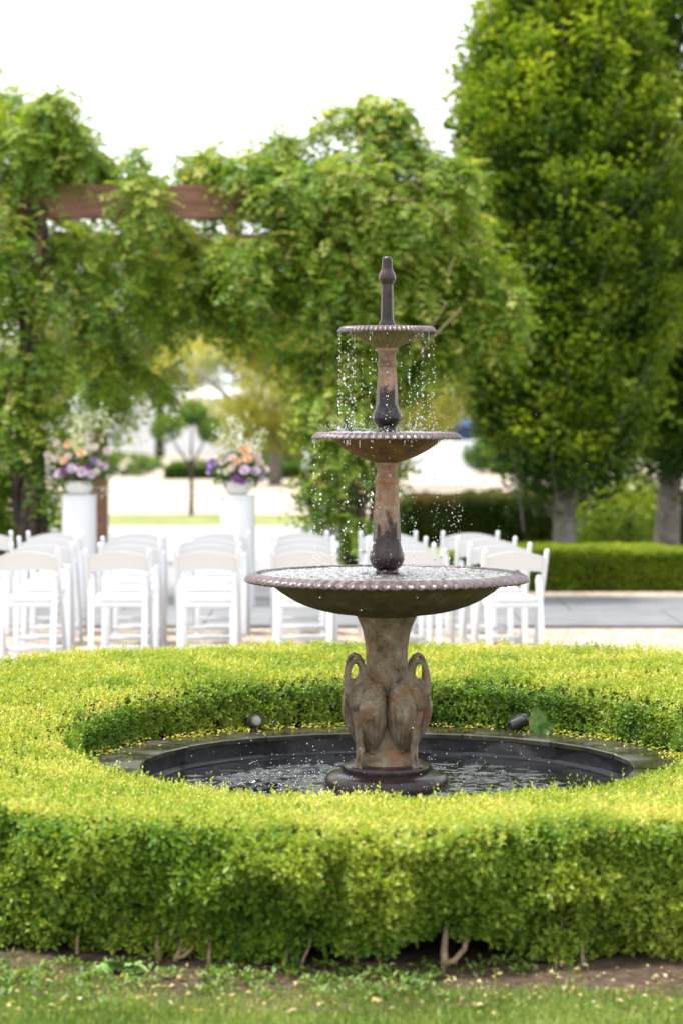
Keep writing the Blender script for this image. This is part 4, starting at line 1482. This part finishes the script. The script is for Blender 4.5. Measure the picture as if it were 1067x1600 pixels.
# ------------------------------------------------------------------ hornbeams
def spray_tree(name, base, trunk_r, fork_z, top_z, zlow, prof, nspray, per, label, m_leaf, m_bark, leafL, group=None, lean=(0, 0), up=1.0, tone_bias=0.0, limbs=7, seed=0, trunk_parts=True, tilt_gap=0.0):
    """upright tree: limbs sweep up from a fork, each carries flat sprays of leaves; prof(t) = crown radius over height"""
    rr_ = random.Random(seed)
    bx_, by_ = base
    root = tag(empty(name, (bx_, by_, 0)), label, 'tree', group)
    tr = MB()
    tr.tube([(0, 0, -.05), (.0, 0, fork_z * .35), (lean[0] * .4, lean[1] * .4, fork_z * .75), (lean[0], lean[1], fork_z * 1.05)], [trunk_r * 1.3, trunk_r * 1.02, trunk_r * .95, trunk_r * .85], 14)
    for k in range(limbs):
        a = 6.28 * k / limbs + rr_.random()
        rr2 = prof(.5) * rr_.uniform(.3, .65)
        zt = top_z * rr_.uniform(.75, .95)
        pts = [(lean[0], lean[1], fork_z * .92)]
        for i in range(1, 7):
            t = i / 6
            q = t ** .6
            pts.append((lean[0] + math.cos(a) * rr2 * q + rr_.gauss(0, .03), lean[1] + math.sin(a) * rr2 * q + rr_.gauss(0, .03), fork_z + (zt - fork_z) * t))
        tr.tube(pts, [trunk_r * .62 * (1 - .8 * i / 6) for i in range(7)], 8)
    # twigs
    n = nspray
    t = rng.random(n)
    z = zlow + (top_z - zlow) * t
    a = rng.uniform(0, 2 * np.pi, n)
    pr = np.array([prof(q) for q in t])
    lump = 1 + 0.22 * (vnoise(np.stack([np.cos(a) * 1.6, np.sin(a) * 1.6, z * .9], -1), 1.2, 60 + seed) - .5) * 2
    tipr = pr * lump * rng.uniform(.55, 1.04, n) ** .6
    out = np.stack([np.cos(a), np.sin(a), 0 * a], -1)
    Ls = rng.uniform(.55, 1.05, n) * min(1.0, prof(.5))
    d = norm(out * 1.0 + np.array([0, 0, 1.0]) * (up * rng.uniform(.6, 1.3, n))[:, None] + rng.normal(0, .18, (n, 3)))
    tip = out * tipr[:, None] + np.stack([0 * z, 0 * z, z], -1)
    start = tip - d * Ls[:, None]
    pl = norm(np.cross(d, np.array([0, 0, 1.0]) + rng.normal(0, .25, (n, 3))))
    for i in range(0, n, 3):
        tr.tube([start[i] - d[i] * .15, start[i] + d[i] * Ls[i] * .5, tip[i]], [.012, .008, .003], 4, caps=False)
    tr.build('trunk', m_bark, root, True)
    m_ = per
    u = rng.random((n, m_)) ** .75
    fan = rng.normal(0, .23, (n, m_)) * (1 - .55 * u)
    P = start[:, None] + d[:, None] * (Ls[:, None] * u)[..., None] + pl[:, None] * (fan * Ls[:, None] * .8)[..., None]
    P += rng.normal(0, .035, P.shape)
    P[..., 2] -= (np.abs(fan) * .12)
    ax = d[:, None] * 0.9 + pl[:, None] * (np.sign(fan) * .9)[..., None] + rng.normal(0, .3, P.shape) + np.array([0, 0, -.15])
    nr = np.cross(pl, d)[:, None] + rng.normal(0, .35, P.shape)
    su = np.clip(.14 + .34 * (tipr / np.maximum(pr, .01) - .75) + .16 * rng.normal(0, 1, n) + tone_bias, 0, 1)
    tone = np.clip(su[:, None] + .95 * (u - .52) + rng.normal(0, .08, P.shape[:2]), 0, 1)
    P = P.reshape(-1, 3) + np.array([lean[0], lean[1], 0])
    k = np.ones(len(P), bool)
    if tilt_gap: k = vnoise(P, 1.5, 70 + seed) > tilt_gap
    nL = rng.uniform(.75, 1.2, len(P)) * leafL
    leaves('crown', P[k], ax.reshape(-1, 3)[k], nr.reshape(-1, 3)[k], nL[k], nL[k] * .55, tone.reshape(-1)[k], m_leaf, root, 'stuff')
    return root


horn = lambda rm: (lambda t: rm * (0.66 + 0.34 * math.sin(math.pi * .5 * min(1, t / .40))) if t < .42 else rm * max(.08, (1 - ((t - .42) / .58) ** 2.0 * .88)))
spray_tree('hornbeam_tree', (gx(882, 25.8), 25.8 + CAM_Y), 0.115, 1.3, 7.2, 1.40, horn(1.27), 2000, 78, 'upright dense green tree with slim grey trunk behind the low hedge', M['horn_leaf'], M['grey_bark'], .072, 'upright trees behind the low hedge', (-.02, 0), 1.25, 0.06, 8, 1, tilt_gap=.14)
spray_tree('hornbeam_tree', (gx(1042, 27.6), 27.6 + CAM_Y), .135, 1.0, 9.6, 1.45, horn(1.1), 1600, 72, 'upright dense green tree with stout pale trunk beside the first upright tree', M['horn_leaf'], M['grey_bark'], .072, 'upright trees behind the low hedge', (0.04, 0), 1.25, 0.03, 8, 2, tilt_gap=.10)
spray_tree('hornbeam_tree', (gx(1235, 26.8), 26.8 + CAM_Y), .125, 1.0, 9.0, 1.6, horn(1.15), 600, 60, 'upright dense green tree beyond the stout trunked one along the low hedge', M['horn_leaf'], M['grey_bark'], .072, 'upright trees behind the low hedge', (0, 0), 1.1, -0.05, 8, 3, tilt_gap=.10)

# ------------------------------------------------------------------ background hedges and shrubs
def box_hedge(name, x0, x1, y0, y1, h, nlv, L, m_leaf, label, bumpy=.04, tonef=None, top_bias=.3):
    root = tag(empty(name, ((x0 + x1) / 2, (y0 + y1) / 2, 0)), label, 'hedge')
    cx, cy = (x0 + x1) / 2, (y0 + y1) / 2
    hx, hy = (x1 - x0) / 2, (y1 - y0) / 2
    MB().box((0, 0, h / 2 - .02), (2 * hx - .08, 2 * hy - .08, h - .06), bev=.05).build('twig_core', M['hedge_core'], root)
    areas = np.array([4 * hx * hy, 2 * hx * h * 1.4, 2 * hx * h * .4, 2 * hy * h, 2 * hy * h])
    cnt = rng.multinomial(nlv, areas / areas.sum())
    P, N = [], []
    for f, c in enumerate(cnt):
        u, v = rng.uniform(-1, 1, c), rng.uniform(0, 1, c)
        if f == 0: p, nn_ = np.stack([u * hx, (v * 2 - 1) * hy, 0 * u + h], -1), (0, 0, 1)
        elif f == 1: p, nn_ = np.stack([u * hx, 0 * u - hy, v * h], -1), (0, -1, .2)
        elif f == 2: p, nn_ = np.stack([u * hx, 0 * u + hy, v * h], -1), (0, 1, .2)
        elif f == 3: p, nn_ = np.stack([0 * u - hx, u * hy, v * h], -1), (-1, 0, .2)
        else: p, nn_ = np.stack([0 * u + hx, u * hy, v * h], -1), (1, 0, .2)
        P.append(p); N.append(np.tile(np.array([nn_], float), (c, 1)))
    P, N = np.concatenate(P), norm(np.concatenate(N))
    W_ = P + np.array([cx, cy, 0])
    P = P + N * ((vnoise(W_, 2.2, 80) - .5) * bumpy * 2 + (vnoise(W_, 7, 81) - .5) * bumpy)[:, None] - N * np.abs(rng.normal(0, .02, (len(P), 1)))
    e = np.clip((np.abs(P[:, 0]) - hx + .15) / .15, 0, 1) * np.clip((P[:, 2] - h + .2) / .2, 0, 1)
    P[:, 2] -= e * .12
    P[:, 2] = np.maximum(P[:, 2], .02)
    n = len(P)
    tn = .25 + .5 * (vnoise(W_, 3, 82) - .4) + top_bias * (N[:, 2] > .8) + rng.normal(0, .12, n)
    if tonef is not None: tn = tonef(W_, tn)
    leaves('foliage', P, N + rng.normal(0, .55, (n, 3)) + np.array([0, 0, .3]), rand_dirs(n), rng.uniform(.7, 1.2, n) * L, L * .6, np.clip(tn, 0, 1), m_leaf, root, 'stuff')
    return root


box_hedge('low_hedge', gx(692, 24.4), 6.2, 24.1 + CAM_Y, 24.85 + CAM_Y, .395, 62000, .032, M['low_leaf'], 'low clipped bright green hedge along the paving below the upright trees', .03)
box_hedge('dark_hedge', gx(628, 32), 7.0, 32 + CAM_Y, 33.2 + CAM_Y, .62, 36000, .055, M['dark_leaf'], 'loose dark green hedge with browned top behind the low clipped hedge', .10, lambda W_, t: t + .35 * (W_[:, 2] > .5) * (vnoise(W_, 1.5, 90) > .5), .15)
box_hedge('clipped_border', gx(258, 63), gx(486, 63), 63 + CAM_Y, 64.5 + CAM_Y, .36, 5000, .09, M['mid_leaf'], 'long dark green clipped border at the edge of the sandy yard', .05)


def shrub(name, px, d, rx, ry, rz, zc, n, L, m_leaf, label, tone_bias=0, cat='shrub', group=None):
    x = gx(px, d)
    root = tag(empty(name, (x, d + CAM_Y, 0)), label, cat, group)
    q = norm(rng.normal(size=(n, 3)))
    P = q * (rng.random((n, 1)) ** .35) * np.array([[rx, ry, rz]]) + np.array([[0, 0, zc]])
    W_ = P + np.array([x, d, 0])
    sc_ = 1.6 / max(rx, .3)
    k = vnoise(W_, 2.2 * sc_, 95) * .6 + vnoise(W_, 5 * sc_, 96) * .4 > .42
    k &= P[:, 2] > .02
    P, q = P[k], q[k]
    n = len(P)
    leaves('foliage', P, q + rng.normal(0, .6, (n, 3)), rand_dirs(n), rng.uniform(.7, 1.2, n) * L, L * .55, np.clip(.4 + .3 * q[:, 2] + rng.normal(0, .2, n) + tone_bias, 0, 1), m_leaf, root, 'stuff')
    st = MB()
    for k in range(6):
        a = random.uniform(0, 6.28)
        tz = zc + rz * random.uniform(0, .6)
        st.tube([(0, 0, -.02), (math.cos(a) * rx * .25, math.sin(a) * ry * .25, tz * .5), (math.cos(a) * rx * .6, math.sin(a) * ry * .6, tz)], [.03, .022, .01], 6)
    st.build('stem', M['bark'], root, True)
    return root


shrub('yellow_shrub', 955, 29.5, .62, .5, .55, .55, 6500, .06, M['low_leaf'], 'light green shrub between the two nearest upright trunks', .05)
shrub('round_bush', 790, 68, 1.15, .8, .52, .5, 5000, .11, M['mid_leaf'], 'rounded grey-green bush at the far side of the sandy yard', -.15)
shrub('round_bush', 455, 66, .9, .8, .75, .7, 4500, .12, M['mid_leaf'], 'rounded mid green bush behind the long clipped border', .1)
shrub('tall_bush', 690, 79, 1.2, .9, 1.35, 1.5, 7000, .14, M['willow_leaf'], 'tall yellow-green bush behind the white fence and blue shed', -.1)
shrub('tall_bush', 790, 79, 1.5, .9, 1.3, 1.5, 7000, .14, M['mid_leaf'], 'tall green bush behind the rounded grey-green bush', .1)
shrub('low_shrub', 190, 66, 1.1, .5, .30, .28, 2500, .12, M['mid_leaf'], 'low spreading green shrub before the long white shed', .3)


def crown_tree(name, px, d, trunk_h, trunk_r, clumps, n, L, m_leaf, label, group=None, tone_bias=0, multi=1, m_bark=M['bark'], hang=0.0):
    x = gx(px, d)
    root = tag(empty(name, (x, d + CAM_Y, 0)), label, 'tree', group)
    tr = MB()
    tr.tube([(0, 0, -.05), (.01, 0, trunk_h * .5), (-.01, 0, trunk_h)], [trunk_r * 1.2, trunk_r, trunk_r * .9], 9)
    for (cx, cy, cz, rx, ry, rz) in clumps:
        tr.tube([(0, 0, trunk_h * .93), (cx * .5, cy * .5, trunk_h + (cz - trunk_h) * .4), (cx, cy, cz)], [trunk_r * .7, trunk_r * .5, trunk_r * .25], 7)
    tr.build('trunk', m_bark, root, True)
    vol = np.array([c[3] * c[4] * c[5] for c in clumps]) ** .7
    cnt = rng.multinomial(n, vol / vol.sum())
    P, Q = [], []
    for c, k in zip(clumps, cnt):
        q = norm(rng.normal(size=(k, 3)))
        P.append(q * (rng.random((k, 1)) ** .4) * np.array([c[3:6]]) + np.array([c[:3]]))
        Q.append(q)
    P, Q = np.concatenate(P), np.concatenate(Q)
    k = vnoise(P + x, 1.1 / L * .1, 99) * .6 + vnoise(P + x, 2.6 / L * .1, 98) * .4 > .40
    P, Q = P[k], Q[k]
    n = len(P)
    ax = Q * (1 - hang * .6) + rng.normal(0, .5, (n, 3)) + np.array([0, 0, -hang * 1.5])
    leaves('crown', P, ax, rand_dirs(n), rng.uniform(.7, 1.3, n) * L, L * (.5 - .2 * hang), np.clip(.4 + .28 * Q[:, 2] + rng.normal(0, .2, n) + tone_bias, 0, 1), m_leaf, root, 'stuff')
    return root


crown_tree('young_tree', 299, 41.7, .85, .035, [(-.40, 0, 1.40, .26, .25, .20), (.02, .1, 1.66, .22, .25, .18), (.30, 0, 1.40, .20, .25, .18)], 2200, .075, M['mid_leaf'], 'young tree with thin bare stem and small clumped crown on the grass strip', None, 0.2)
crown_tree('weeping_tree', 430, 58, 1.4, .14, [(-.9, -.5, 2.1, 1.2, 1.0, 1.2), (.3, -.6, 2.2, 1.5, 1.0, 1.5), (1.2, 0, 1.7, .9, .9, 1.2), (-.2, 0, 3.2, 1.6, 1.2, 1.2), (-1.9, 0, 2.7, .9, .8, .8)], 22000, .16, M['willow_leaf'], 'yellow-green tree with hanging foliage beyond the sandy yard', 'trees beyond the sandy yard', .3, 1, M['grey_bark'], .8)
crown_tree('weeping_tree', 590, 56, 1.4, .14, [(.7, -.5, 1.9, 1.0, .9, 1.0), (1.4, .2, 2.6, 1.1, 1.0, 1.2), (.5, 0, 3.2, 1.2, 1.0, 1.0)], 13000, .16, M['willow_leaf'], 'yellow-green tree seen between the fountain and the upright trees', 'trees beyond the sandy yard', .2, 1, M['grey_bark'], .8)
for (px, d, sc_, tb, lab) in ((250, 92, 1.0, 0, 'pale hazy tree rising behind the long white shed'), (395, 100, 1.15, .2, 'pale spreading tree behind the yellow-green tree'), (100, 88, 1.0, -.2, 'pale tree glimpsed beside the twisted vine trunk'), (760, 90, 1.1, -.3, 'pale tree far behind the rounded grey-green bush'), (-130, 84, 1.1, 0, 'pale tree far behind the shaded end of the pergola'), (-330, 90, 1.2, .1, 'spreading pale tree far along the yard past the pergola'), (1330, 88, 1.2, -.3, 'green tree far behind the row of upright trees')):
    crown_tree('far_tree', px, d, 2.0 * sc_, .16, [(-1.2 * sc_, 0, 3.4 * sc_, 1.4, 1.2, 1.0), (.9 * sc_, 0, 3.8 * sc_, 1.6, 1.2, 1.2), (0, 0, 4.9 * sc_, 1.7, 1.3, 1.2), (0, 0, 3.0 * sc_, 1.8, 1.2, .8)], 7000, .22, M['pale_leaf'] if tb > -.25 else M['mid_leaf'], lab, 'pale trees far behind', tb)

# ------------------------------------------------------------------ far buildings, fence, sign
shed = tag(empty('white_shed', (gx(290, 98), 98 + CAM_Y, 0)), 'long low white shed beyond the sandy yard behind the young tree', 'shed')
MB().box((0, 2.5, 1.1), (7.6, 5.0, 2.2)).build('wall', M['far_white'], shed)
MB().add([(-4.0, -.3, 2.2), (4.0, -.3, 2.2), (4.0, 5.3, 2.2), (-4.0, 5.3, 2.2), (-4.0, 2.5, 2.9), (4.0, 2.5, 2.9)], [(0, 1, 5, 4), (2, 3, 4, 5), (0, 4, 3), (1, 2, 5), (0, 3, 2, 1)]).build('roof', M['far_white'], shed)
for i in range(9):
    MB().box((-3.7 + i * .925, -.03, 1.1), (.07, .06, 2.16)).build('wall_batten', M['far_white'], shed)
for x in (-2.3, 1.4):
    f = MB().box((x, -.02, .95), (.9, .05, 1.86)).build('door', M['white_paint'], shed)
    MB().box((x + .32, -.06, .95), (.05, .03, .2)).build('handle', M['spot_grey'], f)
fence = tag(empty('white_fence', (gx(675, 71), 71 + CAM_Y, 0)), 'white board fence across the sandy yard behind the fountain', 'fence')
for i in range(10):
    MB().box((-1.35 + i * .27, 0, .44), (.255, .025, .86), bev=.005).build('board', M['far_white'], fence)
for x in (-1.4, -.45, .5, 1.25):
    MB().box((x, .06, .45), (.09, .09, .95)).build('post', M['far_white'], fence)
for z in (.2, .7):
    MB().box((-.05, .03, z), (2.7, .03, .08)).build('rail', M['far_white'], fence)
bs = tag(empty('blue_shed', (gx(724, 75), 75 + CAM_Y, 0)), 'small dark blue shed showing above the white fence', 'shed')
MB().box((0, .6, .62), (.45, 1.2, 1.24)).build('wall', M['blue'], bs)
MB().add([(-.27, -.08, 1.24), (.27, -.08, 1.24), (.27, 1.3, 1.24), (-.27, 1.3, 1.24), (-.27, .6, 1.5), (.27, .6, 1.5)], [(0, 1, 5, 4), (2, 3, 4, 5), (0, 4, 3), (1, 2, 5), (0, 3, 2, 1)]).build('roof', M['blue'], bs)
MB().box((.0, -.015, .5), (.3, .03, .96)).build('door', M['blue'], bs)
sg = tag(empty('sign_post', (gx(481, 42), 42 + CAM_Y, 0)), 'small blank white sign on a thin post at the grass strip edge', 'sign')
MB().tube([(0, 0, -.02), (0, 0, 1.1)], .012, 8).build('post', M['spot_grey'], sg)
MB().box((0, -.02, .94), (.15, .012, .38), bev=.004).build('panel', M['white_paint'], sg)
